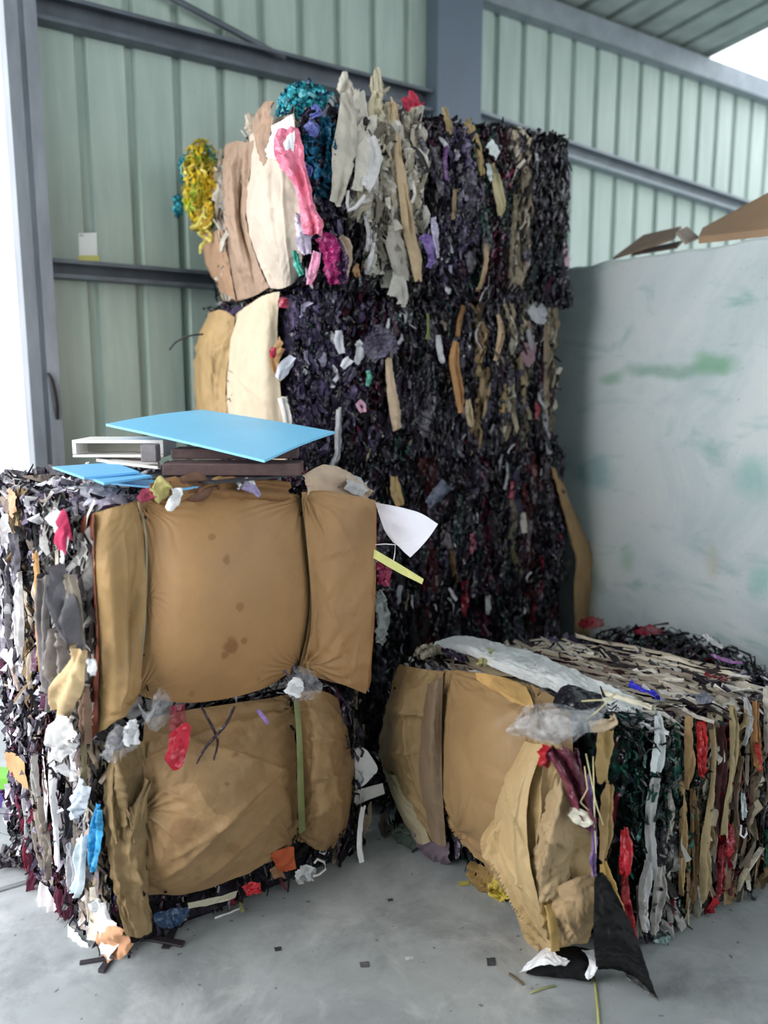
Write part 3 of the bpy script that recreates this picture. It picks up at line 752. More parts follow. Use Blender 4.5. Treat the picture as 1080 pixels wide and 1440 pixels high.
# left third: gathered folds
patch('kraft_wrapper', pA.net([
    [(152, 1068, .0), (166, 1052, .05), (184, 1046, .03), (204, 1040, .03)],
    [(147, 1110, .0), (164, 1110, .07), (186, 1108, .03), (207, 1105, .05)],
    [(148, 1180, .01), (168, 1180, .05), (186, 1180, .07), (208, 1175, .05)],
    [(160, 1250, .02), (176, 1255, .04), (192, 1250, .06), (209, 1250, .04)],
    [(176, 1318, .05), (190, 1322, .06), (203, 1320, .07), (216, 1312, .06)]]),
    mKO, rA, n=90, m=50, amp=.011, scale=.09, seed=9, jag=.02, creases=[(.0, .3, .5, .5, .02, .008), (.1, .7, .6, .6, .018, .01), (.4, .2, .9, .4, .02, .01), (.3, .9, .45, .3, .015, .008), (.55, .7, .97, .75, .02, .012)])
ribbon('wrapper_flap', pA, [(176, 1130, 10), (186, 1168, 22), (200, 1120, 14), (210, 1090, 6)], mKO, rA, off=.07, fold=.012, seed=4)
ribbon('wrapper_flap', pA, [(168, 1050, 10), (160, 1090, 16), (156, 1140, 14), (166, 1190, 8)], mKO, rA, off=.05, fold=.015, seed=6)
tag(ribbon('strap', pA, [(417, 985, 9), (421, 1040, 9), (423, 1110, 10), (425, 1170, 10)], paper(c(116, 122, 78), rough=.45, key='olive strap'), rA, off=.13, fold=.001, amp=.001, jag=0, lift=[-.05, .0, .0, -.04]), 'olive green strap')
# tucked pieces hanging out of the front seam
tag(ribbon('film_strip', pA, [(250, 990, 20), (250, 1020, 24), (249, 1045, 24), (250, 1060, 16)], film(c(140, 40, 58), alpha=.75, key='red film'), rA, off=.13, fold=.004, seed=3, amp=.002, crush=0), 'red film strip')
ribbon('film_strip', pA, [(234, 1050, 6), (240, 1050, 18), (252, 1050, 26), (263, 1050, 22)], film(c(196, 38, 60), key='red film'), rA, off=.145, fold=.008, seed=5, amp=.003, crush=0)
ribbon('shred_strip', pA, [(282, 992, 3), (300, 1025, 4), (306, 1045, 4), (300, 1070, 3)], film(c(50, 34, 44)), rA, off=.17, fold=.002, amp=.001)
ribbon('shred_strip', pA, [(330, 992, 4), (318, 1018, 4), (290, 1050, 4), (276, 1075, 2)], film(c(56, 40, 46)), rA, off=.17, fold=.002, amp=.001)
ribbon('shred_strip', pA, [(362, 998, 4), (370, 1008, 5), (377, 1018, 4)], film(c(150, 120, 190)), rA, off=.17, fold=.002, amp=.001)
# paper sheets to the right of the bulge
sR = Plane(pA.q + pA.n * -.02, pA.n)
tag(patch('paper_sheet', sR.net([[(497, 1052, .0), (507, 1050, .02), (517, 1056, .03)], [(499, 1078, 0), (514, 1075, .03), (531, 1080, .05)], [(500, 1108, 0), (512, 1104, .02), (524, 1092, .03)]]), WHITE, rA, n=24, m=24, amp=.003, scale=.06, seed=2), 'white paper sheet')
patch('paper_sheet', sR.net([[(499, 1112, 0), (520, 1106, .03), (538, 1101, .05)], [(498, 1134, .0), (520, 1124, .04), (541, 1116, .05)]]), GREYW, rA, n=20, m=24, amp=.004, scale=.05, seed=6)
ribbon('paper_strip', sR, [(512, 1130, 9), (508, 1155, 9), (505, 1190, 9), (509, 1215, 9), (508, 1234, 9)], WHITE, rA, off=.05, fold=.002, amp=.002, seed=8)
# left cut side: pieces that stand out
sA = A.plane('b0')
tag(ribbon('film_sheet', sA, [(140, 1130, 10), (138, 1160, 22), (134, 1190, 20), (132, 1226, 12)], film(c(56, 158, 214), rough=.35, key='blue sheet'), rA, off=.045, fold=.012, seed=3, amp=.004), 'bright blue plastic sheet')
ribbon('paper_sheet', sA, [(124, 1165, 8), (116, 1200, 18), (112, 1235, 20), (108, 1258, 12)], paper(c(206, 222, 232), key='pale blue paper'), rA, off=.05, fold=.015, seed=4)
ribbon('paper_sheet', sA, [(78, 1090, 7), (77, 1130, 9), (80, 1170, 10), (82, 1220, 8)], WHITE, rA, off=.045, fold=.01, seed=5)
ribbon('paper_sheet', sA, [(120, 1095, 26), (116, 1115, 34), (112, 1130, 30), (122, 1145, 14)], paper(c(196, 204, 216), key='crumpled pale paper'), rA, off=.06, fold=.02, seed=15, amp=.012, n=30, m=16)
ribbon('paper_sheet', sA, [(76, 1050, 26), (92, 1035, 34), (106, 1025, 24)], GREYW, rA, off=.08, fold=.02, seed=16, amp=.010, n=30, m=16)
ribbon('paper_sheet', sA, [(8, 1068, 10), (22, 1078, 18), (38, 1092, 14)], paper(c(178, 138, 96), key='tan card'), rA, off=.06, fold=.003, seed=17, amp=.002)
ribbon('paper_sheet', sA, [(140, 1262, 22), (146, 1290, 34), (158, 1318, 32), (170, 1335, 14)], paper(c(214, 214, 216), key='printed paper'), rA, off=.07, fold=.02, seed=18, amp=.012, n=30, m=16)
ribbon('paper_sheet', sA, [(145, 1330, 22), (165, 1325, 30), (182, 1315, 12)], paper(c(186, 138, 104), key='tan printed paper'), rA, off=.08, fold=.01, seed=19, amp=.008)
ribbon('paper_sheet', sA, [(60, 1284, 24), (76, 1292, 36), (92, 1296, 20)], paper(c(216, 210, 214), key='white paper'), rA, off=.04, fold=.02, seed=20, amp=.016)
ribbon('paper_sheet', sA, [(100, 1325, 22), (116, 1338, 26), (130, 1345, 14)], paper(c(220, 224, 226), key='white paper'), rA, off=.05, fold=.02, seed=22, amp=.012)
for i, (x, y, w, col) in enumerate([(30, 1135, 6, (120, 40, 66)), (38, 1190, 7, (140, 44, 66)), (44, 1230, 6, (96, 40, 60)), (95, 1255, 16, (78, 30, 50)), (85, 1275, 20, (92, 36, 58)), (118, 1060, 10, (120, 110, 84)), (96, 1140, 14, (26, 24, 30)), (60, 1150, 9, (150, 138, 128)), (100, 1215, 9, (190, 188, 194)), (68, 1200, 8, (150, 140, 130)), (52, 1090, 7, (186, 182, 178))]):
    ribbon('pressed_sheet', sA, [(x, y - 34, w * .6), (x + 1, y - 10, w), (x + 2, y + 14, w), (x + 4, y + 38, w * .5)], paper(c(*col)), rA, off=.045, fold=.012, seed=40 + i)

# ================================================================== front left stack, upper bale
B_FL = A_FL + np.array([.0, .0]); B_FR = A_FR + np.array([.03, .0]); B_BL = A_BL + np.array([-.02, .0]); B_BR = B_FR + (B_BL - B_FL)
rB = empty('scrap_bale', (*(B_FL + B_BR) / 2, .655), 'upper bale of the front left stack, taut brown paper front, under the blue sheets', 'bale', GRP)
B = Bale(B_FL, B_BL, B_FR, B_BR, .655, [[1.255, 1.26], [1.295, 1.29]], rB, seed=33, layers=[(0, .12, 'grey'), (.12, .25, 'dark'), (.25, .33, 'grey'), (.33, .48, 'mixed'), (.48, .56, 'brown'), (.56, .75, 'whites'), (.75, 1, 'mixed')], bulge=.03)
B.zc = (.652, 9); B.core()
B.shreds([dict(face='b0', per_m2=4600, seed=1, lift=(0, .035)), dict(face='b1', per_m2=3000, seed=2, style='dark'), dict(face='top', per_m2=4200, seed=3, style='mixed', lift=(0, .012)),
          dict(face='top', per_m2=2200, seed=6, style='whites', lift=(.0, .014), vrange=(.0, .5)), dict(face='a0', per_m2=1300, seed=4, style='dark', out=-.02), dict(face='a1', per_m2=900, seed=5, style='mixed'), dict(face='bot', per_m2=800, seed=7, style='dark', lift=(0, .005))])
B.layer_sheets('b0', 10, [c(206, 202, 204), c(150, 140, 136), c(200, 186, 170), c(120, 114, 120)], 3, urange=(.12, .95), wid=(.015, .03), off=.02)
pB = B.plane('a0')
patch('kraft_wrapper', pB.net([
    [(192, 702, .0), (250, 692, .02), (310, 690, .02), (370, 690, .02), (424, 696, .0)],
    [(203, 760, .03), (255, 755, .09), (312, 752, .11), (370, 752, .09), (431, 760, .03)],
    [(206, 840, .04), (256, 838, .12), (314, 836, .15), (374, 835, .12), (437, 835, .04)],
    [(200, 925, .03), (254, 922, .10), (312, 920, .13), (372, 912, .10), (430, 898, .03)],
    [(192, 978, .0), (250, 988, .03), (310, 984, .04), (370, 968, .03), (421, 938, .0)]]),
    mK, rB, n=200, m=200, amp=.0012, scale=.3, seed=15, pull=[(0.02, 0.0, .010, .075, 15), (0.02, 1.0, .010, .08, 15), (1, 0, .007, .06, 14), (.98, 1, .010, .07, 15), (.5, 0, .005, .03, 12), (.45, 1, .005, .03, 12)],
    stains=[(.26, .44, .013, .55), (.36, .52, .014, .6), (.55, .6, .014, .55), (.72, .55, .026, .75), (.7, .63, .012, .6), (.76, .52, .014, .6), (.06, .38, .02, .3), (.95, .33, .012, .4), (.93, .72, .01, .4)])
tag(ribbon('tie_cord', pB, [(195, 705, 2.5), (205, 750, 2.5), (206, 820, 2.5), (202, 900, 2.5), (193, 978, 2.5)], paper(c(150, 148, 128), key='cord'), rB, off=.055, fold=.002, amp=0, jag=0, lift=[-.03, 0, 0, 0, -.03]), 'pale tie cord')
ribbon('tie_cord', pB, [(424, 700, 2), (431, 760, 2), (437, 830, 2), (432, 890, 2), (421, 938, 2)], paper(c(96, 78, 56), key='dark cord'), rB, off=.05, fold=.002, amp=0, jag=0, lift=[-.03, 0, 0, 0, -.03])
# left flap, hanging below the seam
patch('wrapper_flap', pB.net([
    [(131, 722, .02), (150, 716, .05), (172, 710, .06), (192, 704, .03)],
    [(132, 800, .03), (154, 795, .08), (182, 785, .06), (204, 775, .05)],
    [(137, 880, .03), (160, 880, .08), (178, 875, .05), (205, 860, .06)],
    [(140, 960, .03), (160, 960, .09), (184, 955, .08), (200, 935, .05)],
    [(138, 1030, .03), (152, 1022, .07), (172, 1006, .08), (193, 985, .03)]]),
    mKO if False else paper(c(166, 134, 90), rough=.58, var=.08, bump=.3, key='kraft paper'), rB, n=90, m=50, amp=.004, scale=.13, seed=17, creases=[(.1, .6, .95, .55, .014, .012), (.35, .75, .8, .65, -.012, .015), (.05, .9, .5, .7, .008, .01)], pull=[(1, .95, .012, .1, 6), (0, 1, .008, .08, 6)])
tag(patch('wrapper_flap', pB.net([[(112, 728, -.05), (122, 724, -.02), (132, 722, .03)], [(120, 800, -.06), (127, 800, -.02), (133, 800, .04)], [(126, 900, -.05), (132, 900, -.02), (138, 900, .04)], [(116, 1040, -.04), (124, 1044, .0), (138, 1030, .04)]]),
    paper(c(122, 62, 44), rough=.6, var=.12, key='red brown paper'), rB, n=60, m=20, amp=.003, scale=.1, seed=4), 'red brown inner side of the wrapper')
# right flap: flat folded sheet with a thick turned edge
patch('wrapper_flap', pB.net([
    [(424, 692, .03), (458, 690, .06), (495, 697, .07), (526, 703, .06)],
    [(432, 770, .06), (462, 768, .09), (496, 770, .09), (526, 775, .07)],
    [(438, 850, .07), (466, 850, .10), (496, 852, .09), (524, 855, .07)],
    [(434, 905, .06), (462, 910, .10), (492, 912, .09), (521, 915, .07)],
    [(424, 936, .04), (456, 952, .08), (488, 965, .08), (515, 976, .06)]]),
    mK, rB, n=90, m=70, amp=.004, scale=.11, seed=19, creases=[(.08, .35, .4, .9, .006, .01), (.5, .3, .75, .6, .008, .012), (.3, .2, .25, .7, .006, .008), (.7, .8, .95, .7, .008, .01)], pull=[(0, .02, .01, .12, 8), (.95, .05, .014, .14, 7)])
patch('wrapper_flap', pB.net([[(519, 706, .05), (528, 704, .02), (529, 706, -.08)], [(518, 780, .06), (527, 780, .03), (529, 780, -.08)], [(515, 860, .06), (525, 860, .03), (527, 860, -.08)], [(509, 965, .05), (517, 972, .02), (521, 960, -.08)]]),
    paper(c(178, 128, 78), key='kraft paper'), rB, n=60, m=20, amp=.002, scale=.1, seed=6)
patch('wrapper_flap', pB.net([[(424, 700, .035), (470, 698, .055), (522, 708, .05)], [(436, 850, .06), (476, 850, .08), (518, 858, .06)], [(420, 944, .03), (470, 960, .06), (511, 966, .05)]]), mKD, rB, n=30, m=30, amp=.003, seed=7)
# seam over the top edge of the front
for i, (pts, col, off) in enumerate([
    ([(205, 694, 10), (250, 690, 16), (300, 686, 12), (350, 688, 14), (420, 692, 10)], (150, 112, 74), .03),
    ([(226, 696, 10), (252, 688, 14), (282, 682, 16), (312, 682, 10)], (112, 82, 66), .035),
    ([(425, 684, 8), (455, 682, 18), (490, 690, 18), (522, 700, 8)], (196, 172, 150), .03),
    ([(484, 676, 8), (500, 682, 16), (514, 692, 8)], (190, 188, 190), .04),
    ([(208, 690, 8), (222, 686, 14), (238, 690, 6)], (206, 196, 130), .05),
    ([(236, 698, 12), (244, 700, 16), (252, 702, 12)], (240, 240, 240), .08),
    ([(330, 686, 4), (345, 680, 5), (356, 676, 4)], (226, 226, 230), .06),
    ([(340, 684, 5), (356, 688, 8), (362, 698, 7)], (150, 140, 176), .08),
    ([(195, 706, 8), (206, 696, 12), (218, 692, 6)], (170, 70, 96), .05)]):
    ribbon('paper_strip', pB, pts, paper(c(*col)), rB, off=off, fold=.012, seed=60 + i, amp=.007)
# clear film bunched in the seam below
CLEAR = film(c(206, 206, 212), rough=.12, alpha=.32, bump=.6, key='clear film')
for i, pts in enumerate([[(178, 1018, 30), (166, 1046, 40), (150, 1068, 22)], [(196, 1004, 18), (218, 996, 26), (238, 1000, 14)], [(404, 950, 16), (420, 962, 30), (446, 972, 16)]]):
    ribbon('film_sheet', pB, pts, CLEAR, rB, off=.09, fold=.025, seed=70 + i, amp=.010, n=34, m=18, scale=.07)
ribbon('paper_sheet', pB, [(182, 1012, 12), (186, 1028, 24), (182, 1048, 20)], WHITE, rB, off=.10, fold=.01, seed=80, amp=.01)
ribbon('paper_sheet', pB, [(404, 960, 16), (414, 968, 22), (424, 976, 12)], WHITE, rB, off=.11, fold=.006, seed=81, amp=.006)
# large sheets on the left cut side
sB = B.plane('b0')
for i, (pts, col, off, fo) in enumerate([
    ([(66, 800, 14), (66, 880, 18), (68, 960, 20), (74, 1000, 12)], (128, 122, 122), .03, .02),
    ([(84, 790, 20), (92, 830, 26), (104, 870, 24), (112, 920, 14)], (96, 94, 100), .07, .03),
    ([(92, 880, 26), (90, 930, 30), (88, 975, 26)], (138, 130, 126), .05, .03),
    ([(104, 800, 14), (110, 850, 16), (116, 910, 16), (120, 960, 10)], (150, 140, 128), .06, .015),
    ([(50, 770, 10), (52, 820, 14), (55, 880, 13), (58, 948, 9)], (186, 144, 92), .04, .006),
    ([(118, 905, 12), (106, 945, 34), (92, 975, 40), (84, 1002, 18)], (196, 170, 130), .08, .02),
    ([(120, 960, 14), (126, 1000, 18), (126, 1046, 14)], (126, 100, 84), .06, .015),
    ([(76, 724, 14), (86, 740, 22), (96, 758, 14)], (226, 224, 228), .06, .015),
    ([(82, 742, 14), (92, 748, 22), (102, 750, 14)], (196, 60, 100), .09, .012),
    ([(90, 756, 6), (88, 780, 9), (88, 792, 6)], (222, 222, 226), .09, .005),
    ([(12, 694, 14), (18, 710, 22), (20, 726, 16)], (206, 164, 134), .05, .005),
    ([(30, 800, 9), (28, 850, 14), (32, 910, 12)], (222, 220, 224), .04, .012),
    ([(22, 745, 10), (24, 790, 16), (26, 830, 8)], (110, 106, 116), .04, .012),
    ([(130, 925, 10), (131, 936, 18), (130, 948, 12)], (226, 226, 230), .12, .008)]):
    ribbon('pressed_sheet', sB, pts, paper(c(*col)), rB, off=off, fold=fo, seed=90 + i, amp=.006, m=9)
# scraps that stick out on the right of the flap
pr = Plane(PD(528, 760, 2.45), -FW)
tag(patch('paper_sheet', [[PD(527, 706, 2.45), PD(565, 714, 2.4), PD(592, 722, 2.38), PD(616, 737, 2.36)], [PD(532, 720, 2.5), PD(562, 734, 2.42), PD(588, 745, 2.38), PD(606, 752, 2.36)], [PD(540, 744, 2.5), PD(560, 752, 2.45), PD(578, 765, 2.4), PD(593, 768, 2.36)], [PD(552, 762, 2.5), PD(560, 768, 2.45), PD(568, 776, 2.42), PD(577, 784, 2.38)]], paper(c(222, 222, 234), var=.02, bump=.1, key='white ruled paper'), rB, n=40, m=40, amp=.002, scale=.1, seed=5), 'white paper sheet curling out')
tag(patch('paper_strip', [[PD(526, 772, 2.5), PD(560, 792, 2.45), PD(597, 815, 2.4)], [PD(524, 784, 2.5), PD(558, 804, 2.45), PD(594, 822, 2.4)]], paper(c(214, 214, 140), key='pale yellow strip'), rB, n=8, m=30, amp=.001, jag=.02), 'pale yellow strip')
tube('wire_loop', [PD(528, 766, 2.5), PD(542, 765, 2.48), PD(556, 766, 2.46), PD(555, 780, 2.46), PD(553, 790, 2.46)], .0016, WHITE, rB)
ribbon('film_sheet', Plane(PD(536, 800, 2.55), -FW), [(536, 786, 18), (540, 802, 28), (538, 822, 20)], film(c(130, 40, 72), key='magenta film'), rB, off=0, fold=.02, seed=7, amp=.01)
ribbon('film_sheet', Plane(PD(536, 860, 2.55), -FW), [(534, 826, 14), (537, 850, 20), (537, 880, 22), (533, 905, 14)], film(c(120, 128, 128), alpha=.8, key='grey film'), rB, off=0, fold=.02, seed=8, amp=.01)
# ================================================================== right bale
R_N = PZ(868, 1340, 0)[:2]; R_F = PZ(548, 1165, 0)[:2]; R_E = R_N + (PZ(1080, 1243, 0)[:2] - R_N) * 1.22
R_X = R_E + (R_F - R_N) * .98
rR = empty('scrap_bale', (*(R_N + R_X) / 2, 0), 'low bale at the right, striped side of paper and film layers, clear bag on top', 'bale', GRP)
# a = away from the paper face along the striped side, b = along the paper face
LAY_R = {'*': [(0, .10, 'green'), (.10, .16, 'blackfilm'), (.16, .26, 'grey'), (.26, .33, 'green'), (.33, .43, 'paper'), (.43, .48, 'red'), (.48, .54, 'brown'), (.54, .6, 'maroon'), (.6, .66, 'paper'), (.66, .74, 'dark'), (.74, .80, 'brown'), (.8, .9, 'maroon'), (.9, 1, 'green')],
         'top': [(0, .08, 'green'), (.08, .16, 'whites'), (.16, .22, 'toppaper'), (.22, .28, 'dark'), (.28, .36, 'toppaper'), (.36, .44, 'dark'), (.44, .52, 'toppaper'), (.52, .58, 'maroon'), (.58, .66, 'toppaper'), (.66, .74, 'dark'), (.74, .84, 'toppaper'), (.84, .92, 'purple'), (.92, 1, 'dark')]}
RB = Bale(R_N, R_E, R_F, R_X, 0, [[.655, .60], [.635, .60]], rR, seed=51, layers=LAY_R, bulge=.02)
RB.core(44)
RB.shreds([dict(face='b0', per_m2=2800, seed=1, lift=(0, .014)), dict(face='b1', per_m2=1800, seed=2, style='dark'), dict(face='top', per_m2=3200, seed=3, lift=(0, .012)),
           dict(face='b0', per_m2=1200, seed=8, lift=(.01, .02), style='blackfilm', urange=(.08, .2), vrange=(.1, 1)),
           dict(face='a0', per_m2=1500, seed=4, style='dark', out=-.02), dict(face='a1', per_m2=1800, seed=5, style='dark')])
pR = RB.plane('a0'); sR_ = RB.plane('b0'); tR = RB.plane('top')
# side layers: long folded sheets measured in the photograph
LY = [  # px points (x,y,w), colour, film?, off
 ([(924, 1000, 16), (926, 1030, 24), (924, 1060, 26), (920, 1088, 22)], (206, 210, 212), 0, .03),
 ([(920, 1086, 16), (916, 1120, 24), (912, 1160, 26), (914, 1210, 22), (912, 1240, 10)], (168, 166, 166), 0, .025),
 ([(912, 1206, 10), (906, 1240, 22), (904, 1280, 26), (908, 1310, 14)], (186, 184, 184), 0, .03),
 ([(926, 1210, 12), (926, 1250, 22), (922, 1290, 22), (918, 1314, 10)], (176, 170, 166), 0, .026),
 ([(938, 1110, 6), (942, 1140, 10), (940, 1172, 10)], (186, 180, 170), 0, .03),
 ([(966, 1002, 14), (968, 1040, 22), (966, 1080, 22), (962, 1110, 14)], (162, 130, 92), 0, .028),
 ([(956, 1090, 10), (958, 1140, 18), (960, 1200, 20), (956, 1262, 12)], (168, 138, 98), 0, .022),
 ([(982, 1010, 12), (984, 1040, 17), (984, 1070, 14), (982, 1092, 6)], (196, 44, 48), 1, .03),
 ([(1000, 1010, 8), (1003, 1060, 14), (1000, 1110, 18), (992, 1180, 26), (990, 1230, 20), (988, 1268, 8)], (160, 140, 106), 0, .032),
 ([(1012, 1010, 12), (1014, 1060, 16), (1012, 1120, 16), (1010, 1180, 10)], (72, 38, 40), 0, .02),
 ([(1026, 984, 8), (1030, 1030, 15), (1028, 1080, 15), (1020, 1130, 14), (1016, 1180, 8)], (176, 158, 122), 0, .03),
 ([(1014, 1180, 10), (1014, 1215, 20), (1010, 1246, 16), (1006, 1262, 6)], (140, 40, 50), 1, .022),
 ([(1030, 1160, 10), (1028, 1190, 13), (1024, 1220, 8)], (150, 36, 56), 1, .022),
 ([(1046, 975, 8), (1048, 1000, 11), (1050, 1026, 10), (1046, 1050, 6)], (186, 184, 186), 0, .028),
 ([(1043, 1112, 6), (1044, 1130, 12), (1044, 1152, 10)], (206, 214, 218), 1, .03),
 ([(1058, 980, 10), (1060, 1020, 16), (1062, 1050, 12), (1060, 1080, 6)], (168, 120, 78), 0, .028),
 ([(1060, 1040, 8), (1064, 1060, 14), (1066, 1084, 8)], (178, 52, 50), 1, .03),
 ([(1074, 960, 8), (1076, 1010, 12), (1076, 1060, 10)], (196, 190, 180), 0, .024),
 ([(946, 1010, 10), (950, 1060, 16), (952, 1110, 16), (946, 1150, 10)], (34, 84, 72), 1, .018),
 ([(876, 1160, 8), (878, 1186, 26), (880, 1206, 28), (876, 1232, 12)], (206, 34, 52), 1, .045),
 ([(878, 1226, 10), (878, 1260, 20), (884, 1296, 18), (890, 1326, 10)], (166, 44, 52), 1, .03),
 ([(848, 1022, 30), (850, 1050, 34), (848, 1080, 30), (846, 1102, 14)], (178, 150, 100), 0, .05),
 ([(856, 1098, 12), (852, 1130, 24), (850, 1170, 24), (846, 1212, 16)], (180, 150, 104), 0, .05),
 ([(846, 1206, 12), (852, 1236, 22), (862, 1262, 20), (874, 1288, 6)], (196, 160, 96), 0, .055),
 ([(896, 1240, 8), (898, 1280, 12), (896, 1320, 8)], (122, 116, 108), 0, .02),
 ([(942, 1260, 6), (942, 1284, 9), (940, 1300, 5)], (150, 40, 66), 1, .02),
 ([(972, 1100, 8), (974, 1160, 12), (976, 1220, 10), (972, 1270, 6)], (128, 100, 70), 0, .018),
 ([(1040, 1060, 6), (1036, 1110, 9), (1034, 1160, 6)], (128, 110, 92), 0, .02),
 ([(1068, 1100, 10), (1070, 1150, 14), (1066, 1200, 8)], (30, 28, 30), 1, .022),
 ([(1078, 1160, 8), (1079, 1190, 14), (1078, 1220, 10)], (24, 84, 64), 1, .022),
]
for i, (pts, col, fl, off) in enumerate(LY):
    ribbon('pressed_sheet', sR_, pts, film(c(*col), key='pressed film') if fl else paper(c(*col), key='pressed paper'), rR, off=off, fold=.012, seed=200 + i, amp=.005, m=9, n=30, jag=.03)
RB.layer_sheets('b0', 16, [c(150, 120, 84), c(134, 106, 76), c(110, 92, 76), c(160, 150, 138)], 4, (.3, .98), wid=(.015, .03), off=.008, urange=(.3, 1))
tube('wire_loop', [sR_.at(1042, 1160, .05), sR_.at(1041, 1174, .055), sR_.at(1046, 1178, .055), sR_.at(1050, 1172, .055), sR_.at(1049, 1164, .05)], .003, WHITE, rR)
# top: edges of sheets running back
RB.layer_sheets('top', 26, [c(214, 202, 184), c(196, 182, 162), c(224, 218, 206), c(176, 162, 144), c(150, 136, 124)], 5, (.3, .95), wid=(.015, .035), off=.012, urange=(.14, 1))
tag(patch('film_sheet', tR.net([
    [(606, 905, .03), (650, 893, .05), (700, 903, .06), (752, 918, .05), (800, 938, .05), (850, 962, .05), (918, 998, .02)],
    [(600, 915, .02), (645, 905, .07), (696, 922, .08), (745, 938, .07), (795, 956, .07), (846, 980, .06), (912, 1006, .02)],
    [(620, 922, .02), (655, 920, .05), (690, 938, .05), (738, 958, .04), (785, 975, .05), (835, 996, .05), (900, 1008, .01)]]),
    film(c(240, 242, 243), rough=.4, var=.02, bump=.22, key='white film'), rR, n=36, m=110, amp=.010, scale=.09, seed=12, jag=.04, hint=(0, 0, 1)), 'long white plastic sheet')
patch('paper_sheet', tR.net([[(640, 905, .03), (690, 925, .05), (740, 950, .05)], [(590, 912, .02), (640, 925, .05), (700, 955, .03)]]), paper(c(178, 160, 134), key='pressed paper'), rR, n=20, m=30, amp=.01, seed=14, jag=.05, hint=(0, 0, 1))
for i, (pts, col, fl, off) in enumerate([
    ([(884, 962, 8), (900, 970, 12), (918, 978, 10), (926, 986, 6)], (52, 52, 196), 1, .06),
    ([(905, 968, 8), (925, 982, 12), (935, 988, 6)], (214, 216, 220), 0, .05),
    ([(970, 985, 14), (984, 984, 24), (996, 980, 16)], (112, 112, 128), 1, .06),
    ([(845, 975, 6), (880, 988, 8), (920, 1000, 5)], (226, 220, 200), 0, .06),
    ([(990, 895, 8), (1004, 905, 12), (1018, 914, 8)], (206, 204, 206), 0, .05),
    ([(1000, 922, 8), (1020, 930, 12), (1046, 934, 6)], (150, 104, 160), 1, .04),
    ([(850, 915, 6), (862, 925, 16), (868, 935, 8)], (40, 34, 36), 0, .05),
    ([(990, 950, 6), (1006, 954, 8), (1024, 958, 4)], (130, 40, 46), 1, .03)]):
    ribbon('scrap_strip', tR, pts, film(c(*col)) if fl else paper(c(*col)), rR, off=off, fold=.01, seed=260 + i, amp=.006)
# wrapper: left section
patch('kraft_wrapper', pR.net([
    [(562, 934, .0), (580, 938, .03), (604, 942, .04), (624, 944, .02)],
    [(545, 985, .02), (568, 985, .08), (596, 980, .07), (619, 985, .04)],
    [(533, 1050, .01), (560, 1050, .09), (590, 1055, .07), (618, 1060, .05)],
    [(552, 1110, .01), (572, 1115, .07), (598, 1115, .07), (622, 1120, .05)],
    [(585, 1172, .01), (598, 1180, .04), (612, 1184, .04), (628, 1188, .03)]]),
    paper(c(150, 124, 86), rough=.6, var=.16, bump=.45, key='worn kraft paper'), rR, n=90, m=60, amp=.010, scale=.11, seed=23, creases=[(.3, .1, .35, .9, .018, .012), (.55, .0, .5, .7, .016, .012), (.1, .3, .8, .6, .016, .014), (.7, .2, .95, .8, .012, .012)])
patch('wrapper_flap', pR.net([[(600, 962, .06), (612, 958, .08), (623, 950, .06)], [(592, 1030, .08), (606, 1030, .11), (621, 1030, .08)], [(590, 1100, .08), (606, 1105, .10), (622, 1105, .08)], [(606, 1180, .05), (616, 1188, .07), (627, 1190, .06)]]),
    paper(c(128, 108, 88), rough=.6, var=.12, bump=.3, key='grey brown paper'), rR, n=60, m=26, amp=.004, scale=.09, seed=24)
patch('wrapper_flap', pR.net([[(538, 1080, .03), (552, 1090, .06), (566, 1090, .05)], [(552, 1120, .04), (566, 1128, .07), (582, 1130, .06)], [(580, 1180, .03), (592, 1188, .06), (606, 1184, .05)]]),
    paper(c(160, 148, 122), var=.12, key='dirty pale paper'), rR, n=50, m=26, amp=.008, scale=.08, seed=25)
# middle bulge
patch('kraft_wrapper', pR.net([
    [(623, 942, .0), (660, 944, .02), (705, 952, .03), (752, 966, .03), (800, 992, .0)],
    [(619, 1000, .04), (665, 1000, .12), (712, 1006, .13), (755, 1020, .11), (805, 1040, .05)],
    [(618, 1065, .06), (665, 1075, .16), (712, 1090, .18), (755, 1100, .14), (805, 1110, .07)],
    [(622, 1125, .06), (662, 1150, .14), (706, 1170, .16), (752, 1185, .13), (805, 1190, .07)],
    [(634, 1165, .03), (665, 1200, .05), (702, 1240, .06), (745, 1280, .06), (805, 1310, .03)]]),
    paper(c(154, 124, 86), rough=.55, var=.06, bump=.3, spec=.4, key='kraft paper', fac=.25), rR, n=110, m=110, amp=.002, scale=.25, seed=27, pull=[(.5, .95, .012, .16, 8), (0, .05, .01, .1, 6), (.95, .1, .012, .15, 6), (.1, .75, .01, .12, 6)],
    creases=[(.3, .7, .55, .95, .01, .014), (.05, .25, .18, .7, .014, .016)])
patch('wrapper_flap', pR.net([[(668, 946, .06), (700, 950, .08), (740, 966, .06)], [(672, 958, .08), (706, 972, .12), (750, 992, .09)], [(690, 968, .08), (716, 985, .12), (745, 996, .10)]]), paper(c(196, 156, 98), key='kraft paper'), rR, n=26, m=40, amp=.006, seed=28)
